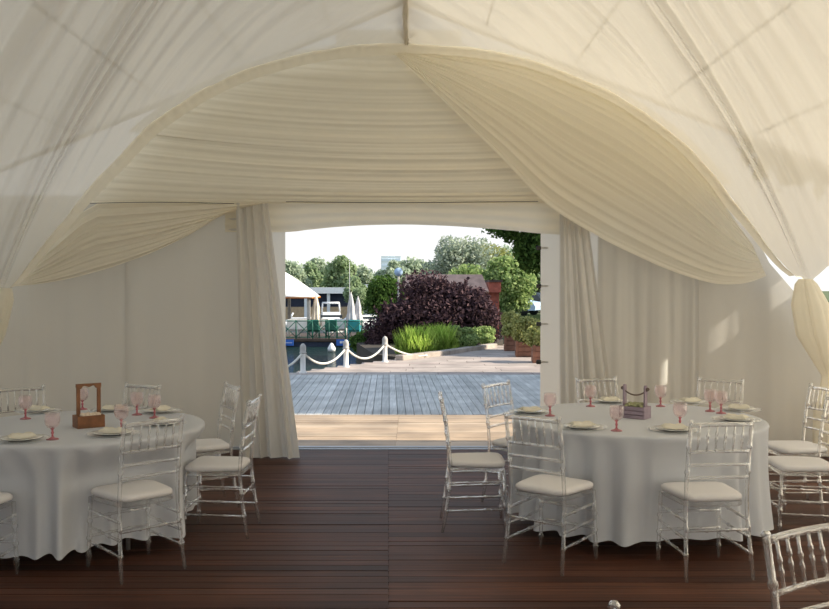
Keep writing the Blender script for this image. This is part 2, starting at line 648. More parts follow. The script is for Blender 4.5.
# ground bodies
g = MB()
poly = [(-7.0, 12.0), (-2.45, 17.9), (-0.9, 20.6), (1.0, 24.0), (6.0, 33.0), (9.0, 40.0), (14, 60), (60, 60), (60, 9.0), (7, 9.0), (7, 12)]
top = [Vector((x, y, -0.055)) for x, y in poly]
bot = [Vector((x, y, -1.6)) for x, y in poly]
nn = len(poly)
g.add(top + bot, [tuple(range(nn - 1, -1, -1))] + [(i, (i + 1) % nn, nn + (i + 1) % nn, nn + i) for i in range(nn)])
struct(g.build('ground_quay', 'ground'))
struct(MB().box((-60, -40, -0.3), (60, 11.9, -0.13)).build('ground_site', 'ground'))
struct(MB().box((-260, 12.0, -1.5), (60, 400, -1.0)).build('water_basin', 'water'))
struct(MB().box((-260, 128, -1.2), (260, 420, -0.2)).build('ground_far_bank', 'bank'))
struct(MB().box((3.0, 60, -1.3), (160, 128, -0.1)).build('ground_right_bank', 'bank'))

# ------------------------------------------------------------------ tent shell
ARCH_L = smooth_poly([(405, 43), (350, 46), (300, 54), (250, 68), (203, 89), (152, 123), (119, 156), (87, 190), (65, 218), (47, 240), (31, 261), (16, 281), (1, 292)])
ARCH_R = smooth_poly([(405, 43), (470, 48), (525, 58), (570, 74), (616, 95), (655, 120), (688, 146), (715, 175), (732, 199), (750, 221), (770, 249), (786, 268), (806, 284)])
RX = -0.08
RZ = 4.72
EZ = 2.70
RD = 4.08
HW = 5.0
Y0, Y1 = -9.0, 9.78


def roof_side(sg):
    pts = []
    for i in range(9):
        t_ = i / 8
        row = []
        for j in range(13):
            y = Y0 + (Y1 - Y0) * j / 12
            row.append(Vector((RX + (sg * (HW + 0.1) - RX) * t_, y, RZ + (EZ - RZ) * t_ - 0.03 * math.sin(PI * t_))))
        pts.append(row)
    return pts


mb = MB()
mb.grid(roof_side(-1))
mb.grid(roof_side(1))
struct(mb.build('ceiling', 'roof_pvc'))
for nm, sg in (('wall_left', -1), ('wall_right', 1)):
    mb = MB()
    rows = []
    top_ = (lambda j: 0.35 if (sg > 0 and j >= 58) else 0.0)
    for i in range(5):
        rows.append([Vector((sg * (HW + 0.02 * math.sin(j * 1.7)), -5.0 + (9.6 + 5.0) * j / 60, 0.01 + (EZ + 0.02 - top_(j)) * i / 4)) for j in range(61)])
    mb.grid(rows)
    struct(mb.build(nm, 'wall_pvc'))


def roof_z(x):
    return RZ + (EZ - RZ) * abs(x - RX) / HW


# outer gable wall: two flat panels beside the entrance, a header above it, open slits at the eave corners
YW = 9.58
xl = P(285.5, 300, YW).x
xr = P(540.5, 300, YW).x
ztop = P(0, 230, YW).z
mb = MB()
mb.add([Vector(p) for p in ((-HW, YW, 0.02), (xl, YW, 0.02), (xl, YW, 2.62), (-HW, YW, 2.62))], [(0, 1, 2, 3)])
a = P(690, 190, YW)
b = P(716, 222, YW)
c = P(752, 262, YW)
d_ = P(786, 300, YW)
e_ = P(846, 405, YW)
mb.add([Vector(p) for p in ((xr, YW, 0.02), (e_.x, YW, 0.02), (e_.x, YW, e_.z), (d_.x - 0.12, YW, d_.z), (c.x - 0.14, YW, c.z), (b.x - 0.10, YW, b.z), (a.x, YW, 2.62), (xr, YW, 2.62))], [(0, 1, 2, 3, 4, 5, 6, 7)])
struct(mb.build('wall_far', 'gable_pvc'))
# gable panel above the eave line, laced inside the arch, with narrow slits at the left
def archx(arch, py):
    ys = [q[1] for q in arch]
    return float(np.interp(py, ys, [q[0] for q in arch]))


def gap_left(py):
    if py < 132 or py > 199:
        return -14
    return 2.5 + 4.5 * math.sin(py * 0.42) + 2.0 * math.sin(py * 0.91)


mb = MB()
rows = []
for i in range(61):
    py = 30 + (200 - 30) * i / 60
    xa, xb = (archx(ARCH_L, max(py, 46)) + gap_left(py), archx(ARCH_R, max(py, 46)) + (12 if py < 140 else 12 - 60 * (py - 140) / 60))
    rows.append([P(xa + (xb - xa) * j / 20, py, YW) for j in range(21)])
mb.grid(rows, False)
struct(mb.build('wall_far_gable', 'gable_pvc'))
# aluminium frame: ridge beam, gable rafters, purlins, legs at the corners
fr = MB()
fr.box((RX - 0.05, Y0, RZ - 0.16), (RX + 0.05, Y1 - 0.2, RZ - 0.05))
for yb in (9.5, 4.6, -0.3, -5.2):
    for sg in (-1, 1):
        p0 = Vector((RX, yb, RZ - 0.12))
        p1 = Vector((sg * (HW - 0.06), yb, EZ - 0.1))
        fr.tube([p0, p1], 0.03, 4, False)
        fr.box((sg * (HW - 0.06) - 0.045, yb - 0.045, 0), (sg * (HW - 0.06) + 0.045, yb + 0.045, EZ - 0.05))
struct(fr.build('trim_tent_frame', 'alu'))
sm = MB()
for sg in (-1, 1):
    for q in (0.16, 0.34, 0.52, 0.70, 0.88):
        x = RX + (sg * HW - RX) * q
        sm.box((x - 0.012, Y0 + 0.2, roof_z(x) - 0.065), (x + 0.012, 9.45, roof_z(x) - 0.045))
struct(sm.build('trim_roof_purlins', 'alu'))

# ------------------------------------------------------------------ lining drapes
YA = 9.12


def roof_drape(sg, arch, name, label, seed):
    NS, NV = 560, 34
    tie = P(*arch[-1], YA)
    rows = []
    # lower end of each pleat
    for i in range(NS + 1):
        s = i / NS
        # ridge end
        if s < 0.42:
            ry = 9.12 + (3.8 - 9.12) * (s / 0.42) ** 0.75
        elif s < 0.47:
            ry = 3.8 - 0.3 * (s - 0.42) / 0.05
        elif s < 0.78:
            ry = 3.5 - 0.9 * (s - 0.47) / 0.31
        else:
            ry = 2.6 - 9.6 * (s - 0.78) / 0.22
        R = Vector((RX, ry, RD))
        if s < 0.42:
            q = interp(arch, s / 0.42)
            L = P(q[0], q[1], YA)
            amp_l = 0.016
        elif s < 0.47:
            t_ = (s - 0.42) / 0.05
            L = tie + Vector((sg * 0.01 * t_, -0.08 * t_, 0.0))
            amp_l = 0.004
        elif s < 0.78:
            t_ = (s - 0.47) / 0.31
            L = Vector((tie.x + sg * (0.01 + 0.25 * t_), YA - 0.08 - 3.9 * t_ ** 1.3, tie.z + 0.62 * math.sin(PI * 0.62 * t_)))
            amp_l = 0.006 + 0.02 * t_
        else:
            t_ = (s - 0.78) / 0.22
            L = Vector((tie.x + sg * (0.26 + 0.1 * t_), YA - 3.98 - 9.5 * t_, tie.z + 0.62 * math.sin(PI * 0.62) * (1 - t_) + 0.4 * t_))
            amp_l = 0.02
        row = []
        n0 = Vector((sg * 0.35, 0, -1)).normalized()
        h = pleat(s, seed, 19)
        span = (L - R).length
        for j in range(NV + 1):
            v = j / NV
            p = R.lerp(L, v)
            # belly of the hanging cloth: towards the eave it follows the arch
            sag = 0.30 * math.sin(PI * v) * min(1, s * 3.0)
            bulge = 0.16 * math.sin(PI * min(1, v * 1.0)) * min(1, s * 4)
            amp = 0.030 * (1 - v) + amp_l * v + 0.045 * math.sin(PI * v)
            amp *= 0.45 + 0.55 * min(1, s * 4)
            hh = h + 0.35 * math.sin(9 * v + s * 40)
            p = p + Vector((sg * bulge, 0, -sag * 0.0 + bulge * 0.55)) + n0 * amp * hh
            p.z = min(p.z, roof_z(p.x) - 0.05)
            row.append(p)
        rows.append(row)
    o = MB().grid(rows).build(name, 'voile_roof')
    tag(o, label, 'drape', 'sheer drapes under the tent roof')
    return o


roof_drape(-1, ARCH_L, 'roof_drape', 'pleated cream sheer drape fanning over the left half of the tent roof', 11)
roof_drape(1, ARCH_R, 'roof_drape', 'pleated cream sheer drape fanning over the sunlit right half of the tent roof', 23)

mb = MB()
rr0 = [(RX - 0.03, RD + 0.10), (RX - 0.028, RD + 0.01), (RX - 0.012, RD - 0.02), (RX + 0.012, RD - 0.02), (RX + 0.028, RD + 0.01), (RX + 0.03, RD + 0.10)]
mb.rings([[(x, y, z + 0.004 * math.sin(y * 9)) for x, z in rr0] for y in np.linspace(-4.5, 9.14, 60)], True)
tag(mb.build('ridge_cover', 'voile_roof'), 'narrow grey cream fabric cover running along the tent ridge between the roof drapes', 'cover')

# gathered trim along the arch
mb = MB()
for arch, sd in ((ARCH_L, 1), (ARCH_R, 2)):
    rows = []
    lim = 0.97
    for i in range(260):
        t_ = i / 259 * lim
        q = interp(arch, t_)
        q2 = interp(arch, min(1, t_ + 0.004))
        dx, dy = q2 - q
        l = math.hypot(dx, dy)
        nx, ny = -dy / l, dx / l
        if ny < 0:
            nx, ny = -nx, -ny
        row = []
        for j in range(7):
            k = j / 6
            wv = (9.5 * k - 0.5) * min(1, (1 - t_ / lim) * 3 + 0.15)
            p = P(q[0] + nx * wv, q[1] + ny * wv, YA + 0.02)
            p.y += -0.05 * math.sin(PI * k) + 0.012 * pleat(t_, sd, 26) * math.sin(PI * k) + 0.10 * k
            row.append(p)
        rows.append(row)
    mb.grid(rows)
tag(mb.build('arch_trim', 'voile_gable'), 'gathered cream fabric band along the arch below the roof drapes', 'trim')


# gable drape: nearly level pleats spanning the arch
def archz(arch, py):
    # pixel x of an arch at pixel height py
    ys = [q[1] for q in arch]
    return float(np.interp(py, ys, [q[0] for q in arch]))


rows = []
NK = 260
for i in range(NK + 1):
    k = i / NK
    py = 203 - (203 - 36) * k
    xa, xb = archz(ARCH_L, max(46, py)) + gap_left(py), archz(ARCH_R, max(46, py)) + (10 if py < 185 else 0)
    row = []
    for j in range(61):
        u = j / 60
        px = xa + (xb - xa) * u
        sg_ = 26 * abs(math.sin(PI * min(0.999, k))) ** 0.7 * (1 if k > 0 else 0) * (1 - (2 * u - 1) ** 2) * (1 - k * 0.3)
        p = P(px, py + sg_ * 0.9, 9.36)
        hh = pleat(k, 31, 15) + 0.3 * math.sin(7 * u + k * 20)
        p.y += 0.017 * hh * (0.5 + 0.5 * math.sin(PI * u)) - 0.05 * math.sin(PI * u)
        row.append(p)
    rows.append(row)
tag(MB().grid(rows).build('gable_drape', 'voile_gable'), 'wide cream gable drape with level pleats filling the arch above the entrance', 'drape')

# left gable swag: fan of pleats from the beam to the left tie
rows = []
lowL = smooth_poly([(237, 204), (215, 219), (190, 235), (160, 250), (135, 260), (105, 270), (70, 279), (40, 284), (18, 286), (0, 290)])
for i in range(141):
    k = i / 140
    row = []
    for j in range(51):
        u = j / 50
        ql = interp(lowL, u)
        qt = interp([(285, 202), (237, 202), (160, 202), (98, 203), (82, 212), (62, 232), (42, 252), (26, 270), (8, 288)], u)
        px = ql[0] + (qt[0] - ql[0]) * k
        py = ql[1] + (qt[1] - ql[1]) * k
        p = P(px, py, 9.30)
        hh = pleat(k, 47, 7) + 0.2 * math.sin(6 * u + 5 * k)
        p.y += 0.014 * hh * (0.25 + 0.75 * math.sin(PI * min(1, u))) - 0.07 * (1 - k) * math.sin(PI * u)
        row.append(p)
    rows.append(row)
tag(MB().grid(rows).build('gable_swag', 'voile_gable'), 'small cream swag below the beam, sweeping to the left tie', 'swag')

# right gable swag: fan from the apex to the right tie, in front of the gable drape
rows = []
lowR = smooth_poly([(393, 53), (440, 99), (500, 159), (545, 205), (594, 236), (630, 254), (659, 267), (690, 278), (717, 284), (745, 283), (766, 276)])
upR = smooth_poly([(396, 50), (470, 55), (525, 65), (570, 81), (616, 102), (650, 124), (682, 151), (706, 179), (724, 205), (738, 225), (752, 244)])
for i in range(241):
    k = i / 240
    row = []
    for j in range(81):
        u = j / 80
        ql = interp(lowR, u)
        qt = interp(upR, u)
        kk = k
        px = ql[0] + (qt[0] - ql[0]) * kk
        py = ql[1] + (qt[1] - ql[1]) * kk
        p = P(px, py, 9.22)
        hh = pleat(k, 53, 9) + 0.25 * math.sin(6 * u + 9 * k)
        p.y += 0.017 * hh * (0.12 + 0.88 * math.sin(PI * min(1, u * 0.97)) ** 0.7) - 0.10 * (1 - k) ** 0.5 * math.sin(PI * u) - 0.01 * (1 - k)
        row.append(p)
    rows.append(row)
tag(MB().grid(rows).build('gable_swag', 'voile_swag'), 'large cream swag sweeping from the arch top to the right tie', 'swag')

# header valance over the entrance
bot = smooth_poly([(225, 232), (286, 232), (310, 229.5), (350, 226), (400, 224.5), (450, 226), (500, 229.5), (541, 233.5), (590, 236)])
rows = []
for i in range(25):
    k = i / 24
    row = []
    for j in range(121):
        u = j / 120
        qb = interp(bot, u)
        p = P(qb[0], qb[1] + (200 - qb[1]) * k, 9.42)
        p.y += 0.010 * math.sin(k * 19 + u * 3) + 0.006 * math.sin(u * 60)
        row.append(p)
    rows.append(row)
tag(MB().grid(rows).build('entrance_valance', 'voile_gable'), 'cream fabric valance with a shallow arched hem over the entrance', 'valance')
# thin dark cord of the hem under the gable drape
mb = MB()
mb.tube([P(x, 203 + 0.8 * math.sin(x * 0.03), 9.27) for x in range(90, 236, 12)], 0.0035, 6)
mb.tube([P(x, 202 + 0.6 * math.sin(x * 0.02), 9.29) for x in range(286, 548, 12)], 0.0035, 6)
tag(mb.build('curtain_wire', 'dark_metal'), 'thin dark wire strung level below the gable drape', 'wire')


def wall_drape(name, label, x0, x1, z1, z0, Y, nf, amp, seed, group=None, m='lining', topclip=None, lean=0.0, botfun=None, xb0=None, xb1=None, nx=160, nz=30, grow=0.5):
    rows = []
    for i in range(nz + 1):
        v = i / nz  # 0 top
        row = []
        for j in range(nx + 1):
            u = j / nx
            xa = x0 + ((xb0 if xb0 is not None else x0) - x0) * v
            xb = x1 + ((xb1 if xb1 is not None else x1) - x1) * v
            x = xa + (xb - xa) * u
            zt = z1 if topclip is None else min(z1, topclip(x))
            zb = z0 if botfun is None else botfun(u)
            z = zt + (zb - zt) * v
            hh = pleat(u + 0.02 * v * math.sin(5 * u * nf), seed, nf)
            y = Y + amp * (grow + (1 - grow) * v) * hh + lean * v + 0.25 * amp * math.sin(v * 7 + u * 20) * v
            row.append(Vector((x, y, z)))
        rows.append(row)
    return tag(MB().grid(rows).build(name, m), label, 'curtain', group)


WG = 'cream lining curtains on the far tent wall'
pL = P(125, 300, 9.42).x
wall_drape('wall_curtain', 'pale lining curtain at the far left wall behind the wooden handled box', -4.9, pL + 0.02, 2.55, 0.03, 9.45, 2.6, 0.028, 3, WG, nx=200)
wall_drape('wall_curtain', 'flat pale lining curtain between the left swag and the gathered entrance curtain', pL, P(262, 300, 9.42).x, 2.55, 0.03, 9.43, 1.6, 0.030, 7, WG, nx=160)


def clip_r(x):
    # free upper edge of the right lining: slants down to the corner
    X = [P(735, 0, 9.4).x, P(770, 0, 9.4).x, P(800, 0, 9.4).x, P(829, 0, 9.4).x, P(850, 0, 9.4).x]
    Z = [P(0, 193, 9.4).z, P(0, 263, 9.4).z, P(0, 296, 9.4).z, P(0, 340, 9.4).z, P(0, 385, 9.4).z]
    return float(np.interp(x, X, Z))


wall_drape('wall_curtain', 'cream lining curtain with deep folds behind the lavender crate', P(598, 300, 9.4).x, P(700, 300, 9.4).x, 2.55, 0.05, 9.40, 3.0, 0.060, 19, WG, nx=160)
wall_drape('wall_curtain', 'smooth cream lining curtain beside the bright gap at the right', P(698, 300, 9.4).x, P(838, 300, 9.4).x, 2.55, 0.05, 9.38, 1.8, 0.03, 29, WG, topclip=clip_r, nx=120,
           botfun=lambda u: 0.06 + 0.10 * max(0, u - 0.5))

# gathered entrance curtains
wall_drape('entrance_curtain', 'gathered cream curtain tied back left of the entrance, spreading onto the floor', P(236, 300, 9.3).x, P(268, 300, 9.3).x, 2.52, 0.012, 9.32, 3.2, 0.065, 61,
           'gathered curtains beside the entrance', lean=-0.42, xb0=P(243, 300, 8.95).x, xb1=P(300, 300, 8.95).x, grow=0.5, nx=120)
wall_drape('entrance_curtain', 'gathered cream curtain hanging right of the entrance behind the round table', P(560, 300, 9.3).x, P(586, 300, 9.3).x, 2.50, 0.012, 9.32, 3.0, 0.055, 71,
           'gathered curtains beside the entrance', lean=-0.25, xb0=P(562, 300, 9.0).x, xb1=P(622, 300, 9.0).x, grow=0.5, nx=120)

# tie straps along the right entrance edge
for i, py in enumerate((248, 286, 324, 362)):
    t0 = empty('tie_strap', P(538.5, py, YW - 0.02))
    where = ('topmost', 'second from top', 'third from top', 'lowest')[i]
    tag(t0, f'small dark tie buckle on the right entrance edge, {where}', 'buckle', 'tie buckles on the right entrance edge')
    MB().bevbox((-0.025, -0.022, -0.022), (0.025, 0.0, 0.022), 0.006).build('buckle', 'dark_metal', t0)
    MB().box((0.0, -0.012, -0.009), (0.10, -0.008, 0.009)).build('strap', 'lining', t0)

# drape tail below the right tie
tie = P(806, 284, YA)
prof = [((806, 279), 0.06), ((807, 284), 0.10), ((812, 305), 0.17), ((818, 335), 0.18), ((825, 360), 0.11), ((829, 376), 0.06), ((831, 386), 0.09), ((833, 410), 0.16), ((836, 440), 0.19), ((838, 462), 0.2)]


def tail(cs, name, label, seed):
    rings = []
    n = 72
    for (px, py), r in cs:
        c_ = P(px, py, 8.95)
        c_.z = max(c_.z, 0.03)
        rings.append([(c_.x + r * (1 + 0.22 * pleat(k / n, seed, 7)) * math.cos(2 * PI * k / n), c_.y + 0.6 * r * (1 + 0.22 * pleat(k / n, seed, 7)) * math.sin(2 * PI * k / n), c_.z) for k in range(n)])
    # subdivide rings
    rr = []
    for a_, b_ in zip(rings[:-1], rings[1:]):
        for q in range(4):
            u = q / 4
            rr.append([tuple(np.array(x) * (1 - u) + np.array(y) * u) for x, y in zip(a_, b_)])
    rr.append(rings[-1])
    o = MB().rings(rr, True, None, False).build(name, 'voile_swag')
    tag(o, label, 'drape', 'cinched tails of the roof drapes')


tail(prof, 'drape_tail', 'cinched cream drape tail hanging at the right edge behind the chairs', 5)
tail([((-2, 288), 0.12), ((-6, 300), 0.17), ((-12, 335), 0.15), ((-22, 376), 0.06), ((-24, 400), 0.13), ((-26, 462), 0.2)], 'drape_tail', 'cinched cream drape tail hanging at the far left corner', 6)


# ------------------------------------------------------------------ chairs
def make_chair():
    root = empty('chiavari_chair', (0, 0, 0))
    A = 'acrylic'
    parts = []

    def bar(name, p0, p1, r, spots=(0.5,), n=8):
        pts, rad = bead(p0, p1, r, spots, n)
        parts.append(MB().tube(pts, rad, n).build(name, A, root))

    zs = 0.425
    # rear posts: leg + back upright in one curved bar
    for s in (-1, 1):
        pts = [(s * 0.200, -0.235, 0.0), (s * 0.194, -0.212, 0.12), (s * 0.188, -0.193, 0.27), (s * 0.184, -0.180, 0.40), (s * 0.183, -0.180, 0.46), (s * 0.182, -0.190, 0.59), (s * 0.181, -0.208, 0.735), (s * 0.181, -0.236, 0.88), (s * 0.181, -0.239, 0.90)]
        P2, R2 = [], []
        for i, p in enumerate(pts):
            P2.append(p)
            R2.append(0.0125 if i > 0 else 0.010)
            if i in (1, 2, 5, 6):
                v = Vector(pts[i + 1]) - Vector(p)
                for k, r in ((0.10, 0.0125), (0.15, 0.017), (0.22, 0.017), (0.27, 0.0125)):
                    P2.append(tuple(Vector(p) + v * k))
                    R2.append(r)
        P2.append((s * 0.181, -0.241, 0.910))
        R2.append(0.016)
        P2.append((s * 0.181, -0.242, 0.920))
        R2.append(0.010)
        parts.append(MB().tube(P2, R2, 8).build('back_post', A, root))
    for s in (-1, 1):
        pts, rad = bead((s * 0.195, 0.20, 0.0), (s * 0.185, 0.185, zs), 0.0125, (0.18, 0.42, 0.66), 8)
        rad[0] = 0.009
        parts.append(MB().tube(pts, rad, 8).build('leg', A, root))
    # seat frame
    sf = MB()
    outl = []
    for k in range(40):
        a_ = 2 * PI * k / 40
        cx, sx = math.cos(a_), math.sin(a_)
        ex = abs(cx) ** 0.35 * (1 if cx >= 0 else -1)
        ey = abs(sx) ** 0.35 * (1 if sx >= 0 else -1)
        y = 0.195 * ey
        x = ex * (0.192 + 0.018 * ey)
        outl.append((x, y))
    sf.rings([[(x * 0.97, y * 0.97, 0.413) for x, y in outl], [(x, y, 0.419) for x, y in outl], [(x, y, 0.434) for x, y in outl], [(x * 0.97, y * 0.97, 0.440) for x, y in outl]], True)
    parts.append(sf.build('seat_frame', A, root))
    cu = MB()
    sc = [(0.90, 0.4405), (0.985, 0.446), (1.0, 0.458), (0.99, 0.470), (0.93, 0.479), (0.80, 0.483), (0.5, 0.486), (0.15, 0.487)]
    cu.rings([[(x * k * 1.0, y * k * 1.0 + 0.004, z) for x, y in outl] for k, z in sc], True)
    cu_o = cu.build('seat_cushion', 'cushion', root)
    cu_o['label'] = 'white padded cushion'
    parts.append(cu_o)

    def bx(z):
        # post centre at height z
        zz = [0.0, 0.12, 0.27, 0.40, 0.46, 0.59, 0.735, 0.88, 0.90]
        yy_ = [-0.235, -0.212, -0.193, -0.180, -0.180, -0.190, -0.208, -0.236, -0.239]
        xx_ = [0.200, 0.194, 0.188, 0.184, 0.183, 0.182, 0.181, 0.181, 0.181]
        return float(np.interp(z, zz, xx_)), float(np.interp(z, zz, yy_))

    # curved top rail and three lower rails
    def rail(name, z, r):
        x, y = bx(z)
        pts = []
        for k in range(9):
            u = -1 + 2 * k / 8
            pts.append((x * u, y - 0.009 * (1 - u * u), z + 0.004 * (1 - u * u)))
        parts.append(MB().tube(pts, r, 8).build(name, A, root))

    rail('top_rail', 0.89, 0.0135)
    for z in (0.732, 0.655, 0.580):
        rail('back_rail', z, 0.0095)
    x, y = bx(0.89)
    xb, yb = bx(0.732)
    for k in range(6):
        u = -0.72 + 1.44 * k / 5
        bar('spindle', (xb * u, yb - 0.009 * (1 - u * u), 0.736), (x * u, y - 0.009 * (1 - u * u), 0.887), 0.0062, (0.36, 0.60) if k % 2 else (0.46, 0.70), 6)
    # stretchers
    for s in (-1, 1):
        for z in (0.335, 0.235, 0.145):
            xa, ya = bx(z)
            bar('stretcher', (s * xa, ya, z), (s * 0.190, 0.19, z + 0.012), 0.0085, (0.33, 0.66), 6)
    for z in (0.30, 0.19):
        bar('stretcher', (-0.19, 0.19, z), (0.19, 0.19, z), 0.0085, (0.33, 0.66), 6)
    for z in (0.28, ):
        xa, ya = bx(z)
        bar('stretcher', (-xa, ya, z), (xa, ya, z), 0.0085, (0.33, 0.66), 6)
    return root, parts


chair0, cp = make_chair()
ALLPROTO += cp
used = [False]
CHAIRS = []


def chair(x, y, fx, fy, label, group):
    """x, y: middle between the rear feet; (fx, fy): the way it faces"""
    l = math.hypot(fx, fy)
    fx, fy = fx / l, fy / l
    o = chair0 if not used[0] else copy_tree(chair0)
    used[0] = True
    o.location = (x + fx * 0.235, y + fy * 0.235, 0)
    CHAIRS.append((o.location.x, o.location.y, fx, fy))
    o.rotation_euler = (0, 0, math.atan2(fy, fx) - PI / 2)
    tag(o, label, 'chair', group)


GL = 'clear acrylic chairs around the left table'
GR = 'clear acrylic chairs around the right table'
chair(-1.50, 5.27, -0.27, 0.28, 'clear acrylic chair with its back to us at the near right of the left table', GL)
chair(-1.10, 6.27, -1, 0.03, 'clear acrylic chair in profile at the right side of the left table', GL)
chair(-1.42, 7.12, -0.89, -0.45, 'clear acrylic chair half hidden at the far right of the left table', GL)
chair(-2.12, 7.15, -0.55, -0.9, 'clear acrylic chair behind the left table near the wooden handled box', GL)
chair(-3.00, 6.96, 0.55, -0.85, 'clear acrylic chair behind the left table at the far left edge', GL)
chair(-2.56, 4.92, 0.12, 1, 'clear acrylic chair cut off at the left edge, only its white seat corner showing', GL)
chair(0.695, 5.41, 0.60, 0.76, 'clear acrylic chair with its back to us at the near left of the right table', GR)
chair(0.19, 6.42, 1, 0.0, 'clear acrylic chair in profile beside the entrance at the left of the right table', GR)
chair(0.65, 7.28, 0.78, -0.62, 'clear acrylic chair at the far left of the right table before the terrace', GR)
chair(1.52, 7.66, 0.35, -1, 'clear acrylic chair behind the right table left of the lavender crate', GR)
chair(2.53, 7.60, -0.62, -0.78, 'clear acrylic chair behind the right table right of the lavender crate', GR)
chair(1.735, 5.19, -0.12, 0.99, 'clear acrylic chair with its back to us at the near right of the right table', GR)
chair(3.11, 6.98, -1, -0.15, 'clear acrylic chair at the right of the right table, the farther of the pair', GR)
chair(2.88, 6.26, -1, 0.08, 'clear acrylic chair at the right of the right table, the nearer of the pair', GR)
GN = 'clear acrylic chairs in the near foreground'


def chair_by_back(xm, ym, fx, fy, label, group):
    """xm, ym: middle of the top rail"""
    l = math.hypot(fx, fy)
    fx, fy = fx / l, fy / l
    chair(xm, ym, fx, fy, label, group)


chair_by_back(1.24, 2.90, 0.5, -0.87, 'clear acrylic chair in the near right corner, its tilted back filling the corner', GN)
chair_by_back(0.577, 2.03, 0.85, 0.53, 'clear acrylic chair below the frame with one post tip showing at the bottom', GN)


# ------------------------------------------------------------------ tables
def cloth(name, cx, cy, R, seed, label, ph):
    n = 288
    rows = []
    prof_ = [(0.0, 0.752), (0.3, 0.752), (0.6, 0.752), (0.85, 0.752), (0.97, 0.752), (0.992, 0.750), (1.004, 0.744), (1.010, 0.732)]
    for r, z in prof_:
        rows.append([Vector((cx + max(r, 0.0005) * R * math.cos(2 * PI * k / n), cy + max(r, 0.0005) * R * math.sin(2 * PI * k / n), z)) for k in range(n)] )
    rs = np.random.RandomState(seed)
    nf = 25
    phs = rs.rand(8) * 6.28
    for i in range(1, 27):
        v = i / 26
        row = []
        for k in range(n):
            a_ = 2 * PI * k / n
            f = 0.50 * math.sin(nf * a_ + 1.2 * math.sin(3 * a_ + phs[0]) + phs[1]) + 0.3 * math.sin(11 * a_ + phs[2] + 0.8 * math.sin(2 * a_)) + 0.25 * math.sin(29 * a_ + phs[3])
            amp = 0.074 * v ** 0.55
            r = R * 1.010 + 0.020 * v + amp * (f - 0.25 * (1 - v)) - 0.01 * math.sin(PI * v)
            zb = 0.10 + 0.012 * math.sin(4 * a_ + phs[4]) - 0.014 * f
            z = 0.732 + (zb - 0.732) * v
            x, y = cx + r * math.cos(a_), cy + r * math.sin(a_)
            # where a chair is pushed in, the cloth is pushed ahead of it
            for ox, oy, fx, fy in CHAIRS:
                lx = (x - ox) * fy - (y - oy) * fx
                ly = (x - ox) * fx + (y - oy) * fy
                if ly < 0.235 and ly > -0.5 and abs(lx) < 0.46:
                    wx = 1 - min(1, max(0, (abs(lx) - 0.23) / 0.22))
                    wz = min(1, max(0, (0.735 - z) / 0.21))
                    wx, wz = wx * wx * (3 - 2 * wx), wz * wz * (3 - 2 * wz)
                    dd = min(0.19, 0.235 - ly) * wx * wz
                    x += fx * dd
                    y += fy * dd
            row.append(Vector((x, y, z)))
        rows.append(row)
    for r in rows:
        r.append(r[0])
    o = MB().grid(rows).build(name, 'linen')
    tag(o, label, 'tablecloth', 'white floor-length round tablecloths')
    # table underneath
    t_ = empty('round_table', (cx, cy, 0))
    tag(t_, 'round folding table hidden under the ' + ph + ' white cloth', 'table', 'round banquet tables')
    MB().lathe([(R * 0.98, 0.722), (R * 0.995, 0.725), (R * 0.995, 0.742), (R * 0.99, 0.747)], 48).build('tabletop', 'table_ply', t_)
    for sx in (-1, 1):
        for sy in (-1, 1):
            MB().tube([(sx * 0.40, sy * 0.28, 0), (sx * 0.38, sy * 0.27, 0.722)], 0.014, 8).build('leg', 'alu', t_)


TL = (-2.22, 6.10)
TR = (1.57, 6.48)
TZ = 0.752
cloth('tablecloth', TL[0], TL[1], 0.80, 3, 'white cloth reaching almost to the floor over the left round table', 'left')
cloth('tablecloth', TR[0], TR[1], 0.865, 9, 'white cloth reaching almost to the floor over the right round table', 'right')


def make_goblet():
    r = empty('goblet', (0, 0, 0))
    ps = []
    ps.append(MB().lathe([(0.034, 0.0), (0.035, 0.002), (0.030, 0.006), (0.012, 0.011), (0.006, 0.018)], 20).build('foot', 'stem_pink', r))
    ps.append(MB().lathe([(0.006, 0.017), (0.005, 0.030), (0.008, 0.036), (0.008, 0.041), (0.005, 0.047), (0.006, 0.056), (0.014, 0.064)], 16).build('stem', 'stem_pink', r))
    ps.append(MB().lathe([(0.012, 0.062), (0.027, 0.070), (0.038, 0.085), (0.0425, 0.105), (0.0420, 0.130), (0.0400, 0.152), (0.0385, 0.152), (0.0405, 0.130), (0.0405, 0.106), (0.036, 0.087), (0.024, 0.073), (0.004, 0.067)], 24).build('bowl', 'bowl_pink', r))
    ps[0]['label'] = 'deeper pink foot'
    ps[1]['label'] = 'deeper pink stem'
    return r, ps


gob0, gp = make_goblet()
ALLPROTO += gp
gused = [False]


def on_table(px, py):
    """point of the table top seen at (px, py)"""
    u = (px - 414.5) / F
    v = (304.5 - py) / F
    y = math.cos(PITCH) + v * math.sin(PITCH)
    z = -math.sin(PITCH) + v * math.cos(PITCH)
    k = (TZ - EYE) / z
    return Vector((u * k, y * k, TZ))


def goblet(px, py, label, group):
    o = gob0 if not gused[0] else copy_tree(gob0)
    gused[0] = True
    o.location = on_table(px, py)
    o.scale = (1.07, 1.07, 1.07)
    tag(o, label, 'glass', group)


